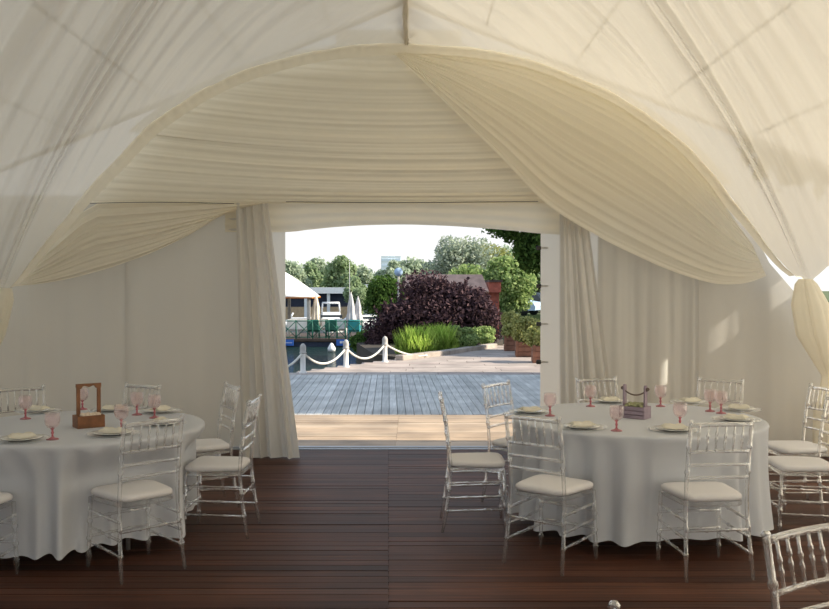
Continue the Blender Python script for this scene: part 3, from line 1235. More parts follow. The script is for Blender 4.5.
gl = 'pink goblets on the left table'
gr = 'pink goblets on the right table'
goblet(25.5, 419, 'pink goblet leftmost on the left table, before the back left chair', gl)
goblet(52.5, 439.5, 'pink goblet nearest to us on the left table beside the yellow napkin', gl)
goblet(82.5, 409.5, 'pink goblet seen through the handle of the brown wooden box', gl)
goblet(121.5, 430, 'pink goblet right of the brown box, nearest of three, just behind the near chair back', gl)
goblet(137, 415, 'pink goblet on the left table, middle one of the three right of the brown box', gl)
goblet(154.5, 418, 'pink goblet rightmost on the left table', gl)
goblet(550, 416, 'pink goblet leftmost on the right table behind the near left chair', gr)
goblet(590.5, 406.5, 'pink goblet at the far side of the right table, left of the lavender crate', gr)
goblet(616.5, 431, 'pink goblet nearest to us in front of the lavender crate', gr)
goblet(660.5, 406.5, 'pink goblet just right of the lavender crate at the far side', gr)
goblet(680, 427.5, 'pink goblet beside the near plate right of the lavender crate', gr)
goblet(710, 411.5, 'pink goblet at the right of the right table, left one of a close pair', gr)
goblet(721, 413.5, 'pink goblet rightmost on the right table', gr)

# place settings: glass charger, porcelain plate, folded napkin
ch0 = MB().lathe([(0.02, 0.001), (0.10, 0.001), (0.135, 0.006), (0.160, 0.012), (0.160, 0.014), (0.134, 0.009), (0.10, 0.004), (0.02, 0.004)], 40).build('charger_plate', 'plate_glass')
pl0 = MB().lathe([(0.02, 0.001), (0.065, 0.001), (0.085, 0.007), (0.118, 0.015), (0.119, 0.017), (0.085, 0.011), (0.065, 0.005), (0.02, 0.005)], 40).build('dinner_plate', 'porcelain')
# napkin: soft folded rectangle of several layers
nm_ = MB()
for layer in range(3):
    rows = []
    for i in range(13):
        row = []
        for j in range(17):
            u, v = i / 12 - 0.5, j / 16 - 0.5
            x = v * (0.15 - layer * 0.010)
            y = u * (0.085 - layer * 0.008)
            edge = min(1, (0.5 - abs(u)) * 9) * min(1, (0.5 - abs(v)) * 9)
            z = 0.012 + layer * 0.010 * (0.35 + 0.65 * edge) + 0.010 * (v * 2) ** 2 + 0.003 * math.sin(17 * v + layer + 6 * u) * edge
            row.append(Vector((x, y, z)))
        rows.append(row)
    nm_.grid(rows)
    bt = [[Vector((p.x, p.y, p.z - 0.005)) for p in r] for r in rows]
    nm_.grid(bt[::-1])
    # closing rim
    rim_t = rows[0] + [r[-1] for r in rows[1:]] + rows[-1][::-1][1:] + [r[0] for r in rows[::-1][1:]]
    rim_b = bt[0] + [r[-1] for r in bt[1:]] + bt[-1][::-1][1:] + [r[0] for r in bt[::-1][1:]]
    nm_.grid([rim_t, rim_b])
nap0 = nm_.build('folded_napkin', 'napkin')
pused = [False]


def setting(px, py, rot, where, side, nap=True):
    p = on_table(px, py)
    if pused[0]:
        a_, b_, c_ = ch0.copy(), pl0.copy(), nap0.copy()
        for o in (a_, b_, c_):
            COL.objects.link(o)
    else:
        a_, b_, c_ = ch0, pl0, nap0
        pused[0] = True
    a_.location = p
    b_.location = (p.x, p.y, p.z + 0.006)
    c_.location = (p.x, p.y, p.z + 0.010)
    c_.rotation_euler = (0, 0, rot)
    tag(a_, 'glass charger plate ' + where, 'charger plate', 'glass charger plates on the %s table' % side)
    tag(b_, 'white plate ' + where, 'plate', 'white plates on the %s table' % side)
    tag(c_, 'folded cream napkin ' + where, 'napkin', 'folded napkins on the %s table' % side)


setting(22, 440.5, 0.5, 'nearest to us on the left table', 'left')
setting(38, 412, -0.4, 'at the far left behind the leftmost goblet', 'left')
setting(113, 411, 0.2, 'at the far side right of the brown box', 'left')
setting(113, 435, -0.2, 'in front of the near chair of the left table', 'left')
setting(160, 412.5, 1.2, 'at the far right rim of the left table', 'left')
setting(162, 425, 2.0, 'at the right rim of the left table facing the chair in profile', 'left')
setting(530, 413, 0.3, 'at the left rim of the right table beside the leftmost goblet', 'right')
setting(582, 428.5, 0.15, 'nearest to us on the right table left of the crate', 'right')
setting(609, 402.5, 0.3, 'at the far side behind the lavender crate', 'right')
setting(674, 431, -0.1, 'on the right table before the near right chair', 'right')
setting(690, 403.5, 0.3, 'at the far side right of the lavender crate', 'right')
setting(739, 410.5, -0.3, 'at the far right rim of the right table', 'right')
setting(736, 421, -0.6, 'at the near right rim of the right table', 'right')

# brown handled box centrepiece
o = on_table(86, 428)
cx_ = empty('handled_box', (o.x, o.y + 0.05, TZ), math.radians(36))
tag(cx_, 'brown wooden box with a tall frame handle on the left table', 'box', 'table centrepieces')
bw, bd, bh = 0.088, 0.060, 0.080
mb = MB()
mb.bevbox((-bw, -bd, 0), (bw, -bd + 0.01, bh), 0.002)
mb.bevbox((-bw, bd - 0.01, 0), (bw, bd, bh), 0.002)
mb.bevbox((-bw, -bd + 0.01, 0), (-bw + 0.01, bd - 0.01, bh), 0.002)
mb.bevbox((bw - 0.01, -bd + 0.01, 0), (bw, bd - 0.01, bh), 0.002)
mb.box((-bw + 0.01, -bd + 0.01, 0.001), (bw - 0.01, bd - 0.01, 0.012))
mb.build('box_body', 'bamboo_brown', cx_)
for s in (-1, 1):
    x = s * (bw - 0.022)
    MB().bevbox((x - 0.012, -0.009, 0.0), (x + 0.012, 0.009, 0.262), 0.003).build('handle_post', 'bamboo_brown', cx_)
mb = MB()
nseg = 24
topz, rings = 0.285, []
for k in range(nseg + 1):
    u = -1 + 2 * k / nseg
    x = u * (bw - 0.008)
    notch = 0.018 + 0.010 * (abs(u) > 0.55) + 0.004 * math.cos(u * 9)
    rings.append([(x, -0.010, topz - notch), (x, 0.010, topz - notch), (x, 0.010, topz), (x, -0.010, topz)])
mb.rings(rings, False)
mb.build('handle_bar', 'bamboo_brown', cx_)
mo = MB()
rr_ = random.Random(8)
for k in range(30):
    a_, b_ = rr_.uniform(-bw + 0.03, bw - 0.03), rr_.uniform(-bd + 0.025, bd - 0.025)
    mo.lathe([(0.004, 0), (0.016, 0.008), (0.018, 0.018), (0.010, 0.028), (0.002, 0.031)], 8, (a_, b_, 0.055 + rr_.uniform(0, 0.012)))
mf = mo.build('moss_filling', 'canvas_beige', cx_)
mf['label'] = 'pale beige filling'

# lavender crate centrepiece
o = on_table(637, 419)
cx_ = empty('rope_handled_crate', (o.x, o.y + 0.06, TZ), math.radians(-38))
tag(cx_, 'lavender wooden crate with a rope handle in the middle of the right table', 'crate', 'table centrepieces')
bw, bd, bh = 0.092, 0.060, 0.085
for sy in (-1, 1):
    mb = MB()
    for q in range(3):
        z0_ = q * 0.029
        mb.bevbox((-bw, sy * bd - 0.004, z0_ + 0.001), (bw, sy * bd + 0.004, z0_ + 0.026), 0.0015)
    mb.build('side_slats', 'lavender_paint', cx_)
for sx in (-1, 1):
    mb = MB()
    mb.bevbox((sx * (bw - 0.002) - 0.005, -bd + 0.004, 0), (sx * (bw - 0.002) + 0.005, bd - 0.004, bh), 0.0015)
    mb.build('end_panel', 'lavender_paint', cx_)
    mb = MB()
    mb.rings([[(sx * (bw - 0.014) - 0.006, -0.02, z), (sx * (bw - 0.014) + 0.006, -0.02, z), (sx * (bw - 0.014) + 0.006, 0.02, z), (sx * (bw - 0.014) - 0.006, 0.02, z)] for z in (0.002, 0.215)] +
             [[(sx * (bw - 0.014) - 0.006, -0.011, 0.232), (sx * (bw - 0.014) + 0.006, -0.011, 0.232), (sx * (bw - 0.014) + 0.006, 0.011, 0.232), (sx * (bw - 0.014) - 0.006, 0.011, 0.232)]], False)
    mb.build('handle_post', 'lavender_paint', cx_)
MB().box((-bw + 0.004, -bd + 0.006, 0.002), (bw - 0.004, bd - 0.006, 0.010)).build('bottom_board', 'lavender_paint', cx_)
pts = []
for k in range(17):
    u = -1 + k / 8
    pts.append((u * (bw + 0.004), 0.0, 0.205 - 0.045 * (1 - u * u)))
rp = MB().tube(pts, 0.0055, 8)
for s in (-1, 1):
    rp.lathe([(0.002, -0.013), (0.011, -0.008), (0.014, 0), (0.011, 0.008), (0.002, 0.013)], 10, (s * (bw + 0.002), 0, 0.205))
ro = rp.build('rope_handle', 'rope_brown', cx_)
ro['label'] = 'knotted brown rope'
mo = MB()
for k in range(34):
    a_, b_ = rr_.uniform(-bw + 0.035, bw - 0.035), rr_.uniform(-bd + 0.03, bd - 0.03)
    mo.lathe([(0.004, 0), (0.016, 0.008), (0.018, 0.018), (0.010, 0.028), (0.002, 0.031)], 8, (a_, b_, 0.062 + rr_.uniform(0, 0.02)))
mf = mo.build('moss_filling', 'moss', cx_)
mf['label'] = 'green moss filling'

# ------------------------------------------------------------------ outside: bollards with ropes
bz = [(303, 373), (346, 367), (385, 362)]
BP = []
for px, py in bz:
    q = P(px, py, 10)
    k = (0 - EYE) / (q.z - EYE)
    BP.append(Vector((q.x * k, 10 * k, 0)))
BP[0].x += 0.0
prev = BP[0] + (BP[0] - BP[1]) * 1.0
nxt = Vector((BP[2].x + 0.95, BP[2].y + 1.3, 0))
bl = ['leftmost rope bollard at the water edge, half behind the curtain', 'middle rope bollard at the water edge', 'right rope bollard at the water edge before the purple bush']
for p, l_, nm2 in zip(BP + [prev], ['white and grey ' + x for x in bl] + ['white and grey rope bollard hidden behind the left entrance curtain'], range(4)):
    b_ = empty('bollard', p)
    tag(b_, l_, 'bollard', 'rope bollards along the water')
    MB().lathe([(0.075, -0.04), (0.075, 0.02), (0.052, 0.03), (0.050, 0.36), (0.054, 0.37)], 16).build('post', 'white_paint', b_)
    MB().lathe([(0.054, 0.372), (0.070, 0.385), (0.070, 0.40), (0.058, 0.41), (0.062, 0.48), (0.055, 0.53), (0.030, 0.565), (0.01, 0.575)], 16).build('cap', 'post_cap', b_)
seq = [prev, BP[0], BP[1], BP[2], nxt]
for i, (a_, b_) in enumerate(zip(seq[:-1], seq[1:])):
    pts = []
    ze = 0.40 if i < 3 else 0.05
    for k in range(17):
        u = k / 16
        p = a_.lerp(b_, u)
        p.z = 0.40 + (ze - 0.40) * u - 0.27 * 4 * u * (1 - u) * (1 if i < 3 else 0.35)
        pts.append(p)
    o = MB().tube(pts, 0.022, 8).build('rope', 'rope_white')
    tag(o, ['pale rope running left from the leftmost bollard', 'pale sagging rope between the leftmost and middle bollards', 'pale sagging rope between the middle and right bollards', 'pale rope from the right bollard to the flower bed'][i], 'rope', 'ropes between the bollards')

# planting bed with stone kerb
kl = [(-0.26, 20.9), (0.25, 21.7), (0.87, 22.7), (1.38, 23.7), (2.3, 25.4)]
mb = MB()
for (xa, ya), (xb, yb_) in zip(kl[:-1], kl[1:]):
    dx, dy = xb - xa, yb_ - ya
    L = math.hypot(dx, dy)
    mt = Matrix.Translation((xa, ya, 0)) @ Matrix.Rotation(math.atan2(dy, dx), 4, 'Z')
    mb.bevbox((0, 0, -0.08), (L - 0.01, 0.22, 0.11), 0.015, mt)
tag(mb.build('stone_kerb', 'stone'), 'low stone kerb edging the planting bed', 'kerb')


def on_ground(px, py, z=0.0):
    q = P(px, py, 10)
    k = (z - EYE) / (q.z - EYE)
    return Vector((q.x * k, 10 * k, z))


def leaves(cent, rad, n, size, seed, shell=0.5, shape=1.0, elong=1.6, lumps=8):
    """n small pointed leaves through a lumpy ellipsoid crown"""
    rs = np.random.RandomState(seed)
    c = np.array(cent)
    R = np.array(rad)
    # lumps
    lc = rs.normal(size=(lumps, 3))
    lc /= np.linalg.norm(lc, axis=1)[:, None]
    lc *= rs.uniform(0.35, 0.72, (lumps, 1))
    lr = rs.uniform(0.32, 0.52, lumps)
    idx = rs.randint(0, lumps, n)
    dirs = rs.normal(size=(n, 3))
    dirs /= np.linalg.norm(dirs, axis=1)[:, None]
    rad_ = lr[idx] * rs.uniform(shell, 1.0, n) ** 0.6
    pos = lc[idx] + dirs * rad_[:, None]
    pos = pos * R + c
    nrm = dirs * 0.6 + rs.normal(size=(n, 3)) * 0.7
    nrm /= np.linalg.norm(nrm, axis=1)[:, None]
    t1 = np.cross(nrm, rs.normal(size=(n, 3)))
    t1 /= np.linalg.norm(t1, axis=1)[:, None]
    t2 = np.cross(nrm, t1)
    s = size * rs.uniform(0.6, 1.3, n)[:, None]
    a = pos - t1 * s * elong * 0.5
    b = pos + t2 * s * 0.5
    cc = pos + t1 * s * elong * 0.5
    d2 = pos - t2 * s * 0.5
    V = np.stack([a, b, cc, d2], 1).reshape(-1, 3)
    return V


def foliage(V, name, m, parent=None):
    n = len(V) // 4
    me = bpy.data.meshes.new(name)
    me.vertices.add(len(V))
    me.vertices.foreach_set('co', V.astype(np.float32).ravel())
    me.loops.add(len(V))
    me.loops.foreach_set('vertex_index', np.arange(len(V), dtype=np.int32))
    me.polygons.add(n)
    me.polygons.foreach_set('loop_start', np.arange(0, len(V), 4, dtype=np.int32))
    me.polygons.foreach_set('loop_total', np.full(n, 4, dtype=np.int32))
    me.materials.append(M[m])
    me.update(calc_edges=True)
    me.validate()
    o = bpy.data.objects.new(name, me)
    COL.objects.link(o)
    if parent:
        o.parent = parent
    return o


def tree(name, label, cat, base, crown_c, crown_r, n, size, m, seed, group=None, trunk=0.1, lumps=9, shell=0.5, elong=1.6, extra=None):
    r = empty(name, base)
    tag(r, label, cat, group)
    rel = Vector(crown_c) - Vector(base)
    V = leaves(rel, crown_r, n, size, seed, shell=shell, lumps=lumps, elong=elong)
    if extra:
        V = np.concatenate([V] + [leaves(Vector(c_) - Vector(base), r_, n_, size, seed + 50 + i, shell=0.1, lumps=12, elong=elong) for i, (c_, r_, n_) in enumerate(extra)])
    foliage(V, 'foliage', m, r)
    mb_ = MB()
    rn = random.Random(seed)
    mb_.tube([(0, 0, -0.05), (trunk * 0.5, 0, rel.z * 0.5), (rel.x * 0.8, rel.y * 0.8, rel.z)], [trunk, trunk * 0.8, trunk * 0.4], 8)
    for k in range(7):
        a_ = rn.uniform(0, 6.28)
        h0 = rel.z * rn.uniform(0.3, 0.8)
        mb_.tube([(trunk * 0.4, 0, h0), (rel.x * 0.8 + crown_r[0] * 0.55 * math.cos(a_), rel.y * 0.8 + crown_r[1] * 0.55 * math.sin(a_), rel.z + crown_r[2] * rn.uniform(-0.1, 0.5))], [trunk * 0.45, trunk * 0.12], 5)
    mb_.build('trunk', 'bark', r)
    return r


# purple bush: one broad low shrub
r = empty('purple_bush', (0.75, 27.0, -0.05))
tag(r, 'big dark purple-leaved bush in the planting bed', 'bush')
Vs = [leaves((0.0, 0, 1.0), (1.80, 1.2, 1.15), 15000, 0.06, 5, lumps=26, shell=0.2, elong=2.2), leaves((-1.0, 0, 0.6), (1.25, 1.0, 0.9), 9000, 0.06, 6, lumps=16, elong=2.2), leaves((1.0, 0, 0.85), (0.95, 0.9, 1.05), 9000, 0.06, 7, lumps=14, elong=2.2), leaves((-1.6, -0.2, 0.1), (0.6, 0.8, 0.65), 3500, 0.06, 8, lumps=10, elong=2.2)]
rsp = np.random.RandomState(12)
for k in range(34):
    a_ = rsp.uniform(0, PI)
    x = min(1.0, -1.75 * math.cos(a_) * rsp.uniform(0.5, 1.0))
    z = 0.75 + 0.95 * math.sin(a_) * rsp.uniform(0.75, 1.0)
    y = rsp.uniform(-0.9, 0.6)
    q = rsp.uniform(0.25, 0.55)
    for m_ in range(7):
        u = m_ / 7
        Vs.append(leaves((x + 0.35 * q * x * u, y, z + q * u), (0.07, 0.07, 0.06), 7, 0.05, 200 + k * 9 + m_, lumps=3, elong=2.2))
foliage(np.concatenate(Vs), 'foliage', 'leaf_purple', r)
mb = MB()
rn = random.Random(4)
for k in range(14):
    a_, q = rn.uniform(0, 6.28), rn.uniform(0.2, 1)
    mb.tube([(0.3 * math.cos(a_), 0.2 * math.sin(a_), 0), (1.2 * q * math.cos(a_), 0.8 * q * math.sin(a_), 1.2)], [0.03, 0.008], 5)
mb.build('stems', 'bark', r)


def blades(cx, cy, rx, ry, h, n, seed, wd=0.02):
    rs = np.random.RandomState(seed)
    a = rs.uniform(0, 2 * PI, n)
    q = np.sqrt(rs.uniform(0, 1, n))
    x, y = cx + rx * q * np.cos(a), cy + ry * q * np.sin(a)
    hh = h * (1.05 - 0.55 * q ** 2) * rs.uniform(0.6, 1.15, n)
    la = rs.uniform(0, 2 * PI, n)
    le = rs.uniform(0.1, 0.55, n) * hh
    tx, ty = x + le * np.cos(la), y + le * np.sin(la)
    wx, wy = wd * np.cos(a), wd * np.sin(a)
    z0 = np.full(n, 0.0)
    A = np.stack([x - wx, y - wy, z0], 1)
    B = np.stack([x + wx, y + wy, z0], 1)
    C = np.stack([(x + tx) / 2 + wx * 1.2, (y + ty) / 2 + wy * 1.2, hh * 0.6], 1)
    D = np.stack([tx, ty, hh], 1)
    return np.stack([A, B, D, C], 1).reshape(-1, 3)


gs = [(0.02, 22.75, 0.46, 0.36, 0.68, 'leaf_grass', 'bright green grass clump at the left end of the planting bed'),
      (0.62, 23.7, 0.46, 0.36, 0.68, 'leaf_grass', 'bright green grass clump in the middle of the planting bed'),
      (1.22, 24.55, 0.50, 0.36, 0.70, 'leaf_fresh', 'fresh green shrub in the planting bed, right of the grass clumps'),
      (1.92, 25.9, 0.50, 0.36, 0.62, 'leaf_fresh', 'low green shrub at the right end of the planting bed')]
for i, (x, y, rx, ry, h, m_, lb) in enumerate(gs):
    if m_ == 'leaf_grass':
        V = np.concatenate([blades(0, 0, rx, ry, h, 2600, 20 + i), leaves((0, 0, h * 0.35), (rx, ry, h * 0.45), 1200, 0.05, 40 + i)])
    else:
        V = leaves((0, 0, h * 0.48), (rx * 1.15, ry * 1.1, h * 0.55), 4200, 0.055, 40 + i, lumps=12)
    o = foliage(V, 'grass_clump' if m_ == 'leaf_grass' else 'low_shrub', m_)
    o.location = (x, y, 0.0)
    tag(o, lb, 'plant', 'green plants in the bed')
# bed soil
mb = MB()
poly = [(-0.2, 21.2), (0.2, 22.0), (0.8, 23.0), (1.3, 24.0), (2.3, 25.8), (2.8, 29), (-0.5, 29.5), (-1.7, 27.0), (-1.0, 22.5)]
nn = len(poly)
mb.add([Vector((x, y, 0.03)) for x, y in poly] + [Vector((x, y, -1.4)) for x, y in poly], [tuple(range(nn - 1, -1, -1)), tuple(range(nn, 2 * nn))] + [(i, (i + 1) % nn, nn + (i + 1) % nn, nn + i) for i in range(nn)])
struct(mb.build('ground_bed', 'soil'))
V = leaves((0, 0, 0.35), (0.7, 0.8, 0.5), 4500, 0.06, 77, lumps=12)
o = foliage(V, 'low_shrub', 'leaf_dark')
o.location = (-1.35, 28.0, -0.4)
tag(o, 'dark green shrub at the water edge left of the purple bush', 'plant', 'green plants in the bed')

# hut behind the bush
h_ = empty('hut', (1.2, 31.5, 0))
tag(h_, 'small brick hut with a faded pink shingle roof behind the purple bush', 'hut')
x0_, x1_ = P(404, 0, 31.5).x - 1.2, P(500, 0, 31.5).x - 1.2
zt = P(0, 274, 31.5).z
zl = P(0, 291, 31.0).z
mb = MB().box((x0_ + 0.1, 0.1, -0.1), (x1_, 2.4, zl))
mb.build('wall', 'brick', h_)
xr_ = P(486, 0, 31.5).x - 1.2
mb = MB()
mb.rings([[(x0_, -0.25, zl - 0.02), (x0_ + 0.05, 1.0, zt), (x0_ + 0.05, 1.1, zt), (x0_, -0.2, zl - 0.08)], [(xr_ + 0.1, -0.25, zl - 0.02), (xr_ - 0.05, 1.0, zt), (xr_ - 0.05, 1.1, zt), (xr_ + 0.1, -0.2, zl - 0.08)]], False)
mb.build('roof', 'shingle', h_)
MB().box((xr_ + 0.1, -0.05, zl - 0.05), (x1_ + 0.05, 2.5, zl + 0.30)).build('parapet', 'brick', h_)
MB().box((xr_ + 0.12, -0.10, zl + 0.30), (x1_ + 0.1, 2.55, zl + 0.38)).build('coping', 'timber_dark', h_)
MB().box((0.6, -0.02, 0.1), (0.95, 0.1, 0.9)).build('window', 'tinted', h_)
V = leaves((0, 0, 0.35), (0.22, 0.25, 0.6), 1500, 0.05, 81)
o = foliage(V, 'flowering_shrub', 'leaf_dark')
o.location = (P(488, 0, 29.5).x, 29.5, 0.2)
tag(o, 'thin dark shrub against the brick hut wall', 'plant')

# planters at the right
for (px, py, wpx, hpx, lb, sd, yo) in ((511, 351, 11, 15, 'wooden planter box farther from us at the right of the quay', 1, 25.3), (527, 357, 20, 15, 'wooden planter box nearer to us by the right entrance edge', 2, 22.2), (545, 363, 22, 17, 'wooden planter box mostly hidden behind the right entrance edge', 3, 20.3)):
    c_ = on_ground(px, py)
    wd = wpx / F * c_.y
    hh = hpx / F * c_.y
    t_ = empty('wooden_planter', (c_.x, c_.y + 0.25, 0))
    tag(t_, lb, 'planter', 'planter boxes beside the path')
    mb = MB()
    for q in range(3):
        mb.bevbox((-wd / 2, -0.25, q * hh / 3 + 0.005), (wd / 2, 0.25, (q + 1) * hh / 3), 0.01)
    for sx in (-1, 1):
        mb.box((sx * wd / 2 - 0.03, -0.27, 0), (sx * wd / 2 + 0.03, -0.24, hh + 0.02))
    mb.build('box', 'planter_wood', t_)
    o = foliage(leaves((0, 0, hh + 0.26), (wd * 0.95, 0.42, 0.40), 3500, 0.055, 90 + sd, lumps=12, shell=0.2), 'planter_shrub', 'leaf_olive')
    o.location = t_.location
    tag(o, 'olive green shrub in the ' + ('far planter box farthest along the quay', 'middle planter box by the right entrance edge', 'nearest planter box, mostly hidden by the entrance edge')[sd - 1], 'shrub', 'shrubs in the planter boxes')


# cars beyond the path
def car(loc, rz, m_, lb, sc=1.0):
    t_ = empty('car', loc, rz)
    t_.scale = (sc, sc, sc)
    tag(t_, lb, 'car', 'cars parked beyond the path')
    prof_ = [(-2.1, 0.35), (-2.12, 0.62), (-2.0, 0.80), (-1.2, 0.92), (-0.55, 1.38), (0.75, 1.42), (1.45, 0.98), (2.0, 0.90), (2.1, 0.65), (2.08, 0.35)]
    mb_ = MB()
    rings_ = []
    for y_, k_ in ((-0.85, 0.0), (-0.80, 0.04), (0.80, 0.04), (0.85, 0.0)):
        rings_.append([(x, y_ * (0.86 if z > 1.0 else 1), z - (0.0 if k_ else 0.03)) for x, z in prof_])
    mb_.rings(rings_, False)
    mb_.build('body', m_, t_)
    for s in (-1, 1):
        MB().add([(-1.0, s * 0.80, 0.97), (-0.5, s * 0.757, 1.30), (0.72, s * 0.757, 1.33), (1.25, s * 0.80, 1.0)], [(0, 1, 2, 3)]).build('side_window', 'tinted', t_)
        for x in (-1.3, 1.35):
            MB().tube([(x, s * 0.70, 0.32), (x, s * 0.88, 0.32)], 0.32, 20).build('wheel', 'dark_metal', t_)
    MB().add([(-1.22, -0.68, 0.95), (-0.60, -0.62, 1.36), (-0.60, 0.62, 1.36), (-1.22, 0.68, 0.95)], [(0, 1, 2, 3)]).build('windscreen', 'tinted', t_)


car((6.0, 58, -0.1), 2.6, 'car_paint', 'pale blue car parked right of the brick hut', 1.0)
car((8.6, 64, -0.1), 2.2, 'tinted', 'dark car parked behind the pale blue car')

# ------------------------------------------------------------------ trees
tree('leafy_tree', 'tall leafy tree overhanging the path at the right entrance edge', 'tree', (6.2, 33, -0.05), (5.6, 33, 4.6), (2.5, 2.4, 3.1), 15000, 0.11, 'leaf_dark', 3, trunk=0.2, lumps=22, shell=0.2, extra=[((3.4, 33, 4.1), (1.2, 1.0, 0.9), 1500), ((4.2, 33, 3.0), (0.8, 0.8, 1.2), 1400)])
tree('leafy_tree', 'bright green rounded tree behind the brick hut', 'tree', (4.3, 52, -0.1), (4.6, 52, 1.75), (2.7, 2.0, 1.75), 16000, 0.15, 'leaf_fresh', 4, trunk=0.15, lumps=16, shell=0.3)
tree('leafy_tree', 'mid green tree farther right behind the parked cars', 'tree', (9.4, 70, -0.1), (9.4, 70, 2.9), (2.8, 2.2, 2.9), 14000, 0.17, 'leaf_mid', 5, trunk=0.15, lumps=16, shell=0.3)
tree('willow_tree', 'silvery loose willow rising above the hut roof', 'tree', (3.0, 62, -0.1), (3.0, 62, 3.0), (2.7, 1.5, 2.9), 6500, 0.12, 'leaf_silver', 6, trunk=0.12, lumps=20, shell=0.4, elong=2.6)
tree('round_tree', 'dark green round tree left of the purple bush', 'tree', (-1.3, 47, -0.6), (-1.35, 47, 1.0), (1.35, 1.3, 1.35), 10000, 0.11, 'leaf_dark', 8, trunk=0.1, lumps=14, shell=0.3)
tree('round_tree', 'bright green tree right of the willow', 'tree', (6.0, 75, -0.1), (5.5, 75, 3.0), (3.0, 2.0, 2.9), 9000, 0.2, 'leaf_olive', 9, trunk=0.15, lumps=14, shell=0.3)
tree('round_tree', 'mid green tree between the boathouse and the dark round tree', 'tree', (-4.2, 66, -0.9), (-4.2, 66, 1.0), (1.2, 1.0, 1.5), 5000, 0.15, 'leaf_mid', 10, trunk=0.12, lumps=12)
# far treeline beyond the water
tops = [(288, 262, 24), (304, 266, 20), (322, 264, 22), (344, 260, 22), (362, 270, 18), (378, 272, 16), (392, 262, 20), (408, 262, 20), (424, 262, 20), (447, 262, 24), (470, 258, 22), (500, 252, 26), (524, 250, 24)]
desc = ['leftmost tree of the far treeline, half cut by the curtain', 'second tree from the left in the far treeline', 'third tree from the left in the far treeline', 'tall tree in the far treeline behind the mast', 'lower tree in the far treeline right of the mast', 'low tree in the far treeline left of the pale tower',
        'tree of the far treeline in front of the pale tower', 'tree of the far treeline right of the pale tower', 'pale tree of the far treeline left of the willow', 'tree of the far treeline behind the willow', 'tree of the far treeline right of the willow', 'tree of the far treeline above the brick hut end', 'tree of the far treeline at the right entrance edge']
for i, ((px, py, hw), ds) in enumerate(zip(tops, desc)):
    Y = 150 + 9 * (i % 3)
    t1_ = P(px, py, Y)
    hgt = t1_.z + 0.2
    rx = hw / F * Y * 1.05
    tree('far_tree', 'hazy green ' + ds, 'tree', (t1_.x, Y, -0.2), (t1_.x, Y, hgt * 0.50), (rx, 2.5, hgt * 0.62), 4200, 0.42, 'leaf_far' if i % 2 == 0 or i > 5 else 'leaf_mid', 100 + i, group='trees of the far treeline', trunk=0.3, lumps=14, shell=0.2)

# pale tower
Y = 330
a, b = P(381, 256, Y), P(401, 292, Y)
t_ = empty('tower_block', ((a.x + b.x) / 2, Y, -0.2))
tag(t_, 'pale blue tower block far behind the treeline', 'building')
hw = (b.x - a.x) / 2
zt = a.z + 0.2
MB().box((-hw, 0, 0), (hw, 12, zt)).build('tower_body', 'tower', t_)
mb = MB()
for q in range(4):
    mb.box((-hw + 0.3, -0.15, zt - 1.8 - q * 2.0), (hw - 0.3, 0, zt - 1.0 - q * 2.0))
mb.build('window_bands', 'tower_band', t_)
MB().box((-hw * 0.4, 3, zt), (hw * 0.3, 8, zt + 1.2)).build('roof_plant', 'tower', t_)

# round blue sign on a post
c_ = P(398.5, 272, 34)
t_ = empty('round_sign', (c_.x, 34, -0.9))
tag(t_, 'round pale blue sign on a tall post beside the purple bush', 'sign')
MB().tube([(0, 0, 0), (0, 0, c_.z + 0.9)], 0.035, 8).build('post', 'post_cap', t_)
MB().tube([(0, -0.06, c_.z + 0.9), (0, -0.02, c_.z + 0.9)], 0.16, 24).build('disc', 'sign_light', t_)

# ------------------------------------------------------------------ floating terrace
PY = 41.0
PZ = P(0, 339, PY).z
xa = P(262, 0, PY).x
xb = P(378, 0, PY).x
t_ = empty('floating_terrace', (0, PY, -1.0))
tag(t_, 'dark floating terrace with a green crossed railing on the water', 'pontoon')
dz = PZ + 1.0
MB().box((xa, 0, 0.22), (xb, 6, dz)).build('deck', 'timber_dark', t_)
MB().box((xa + 0.02, 0.03, -0.2), (xb - 0.3, 5.8, 0.24)).build('hull', 'boathouse_dark', t_)
MB().box((xa, -0.04, dz - 0.10), (xb, 0.0, dz + 0.0)).build('fascia', 'timber_dark', t_)
nb = 7
step = (xb - xa) / nb
for k in range(nb):
    x0_, x1_ = xa + k * step, xa + (k + 1) * step
    mb = MB()
    mb.tube([(x0_, 0.03, dz), (x0_, 0.03, dz + 0.85)], 0.03, 6)
    mb.tube([(x0_, 0.03, dz + 0.80), (x1_, 0.03, dz + 0.80)], 0.025, 6)
    mb.tube([(x0_, 0.03, dz + 0.08), (x1_, 0.03, dz + 0.08)], 0.02, 6)
    mb.tube([(x0_, 0.03, dz + 0.08), (x1_, 0.03, dz + 0.80)], 0.02, 6)
    mb.tube([(x0_, 0.03, dz + 0.80), (x1_, 0.03, dz + 0.08)], 0.02, 6)
    mb.build('railing', 'green_paint', t_)
for (p0, p1, lb) in ((277, 293, 'blue sign board on the floating terrace, half behind the curtain'), (336, 355, 'blue sign board with white lettering marks on the floating terrace')):
    xa_, xb_ = P(p0, 0, PY).x, P(p1, 0, PY).x
    s_ = empty('sign_board', ((xa_ + xb_) / 2, PY - 0.12, P(0, 345.5, PY).z))
    tag(s_, lb, 'sign', 'blue sign boards on the floating terrace')
    MB().box((-(xb_ - xa_) / 2, 0, 0), ((xb_ - xa_) / 2, 0.05, 0.27)).build('board', 'sign_blue', s_)
    mb = MB()
    for q in range(3):
        mb.box((-0.26 + q * 0.065, -0.01, 0.10), (-0.22 + q * 0.065, 0, 0.20))
    mb.box((-0.02, -0.01, 0.12), (0.30, 0, 0.135))
    mb.build('lettering', 'canvas_white', s_)
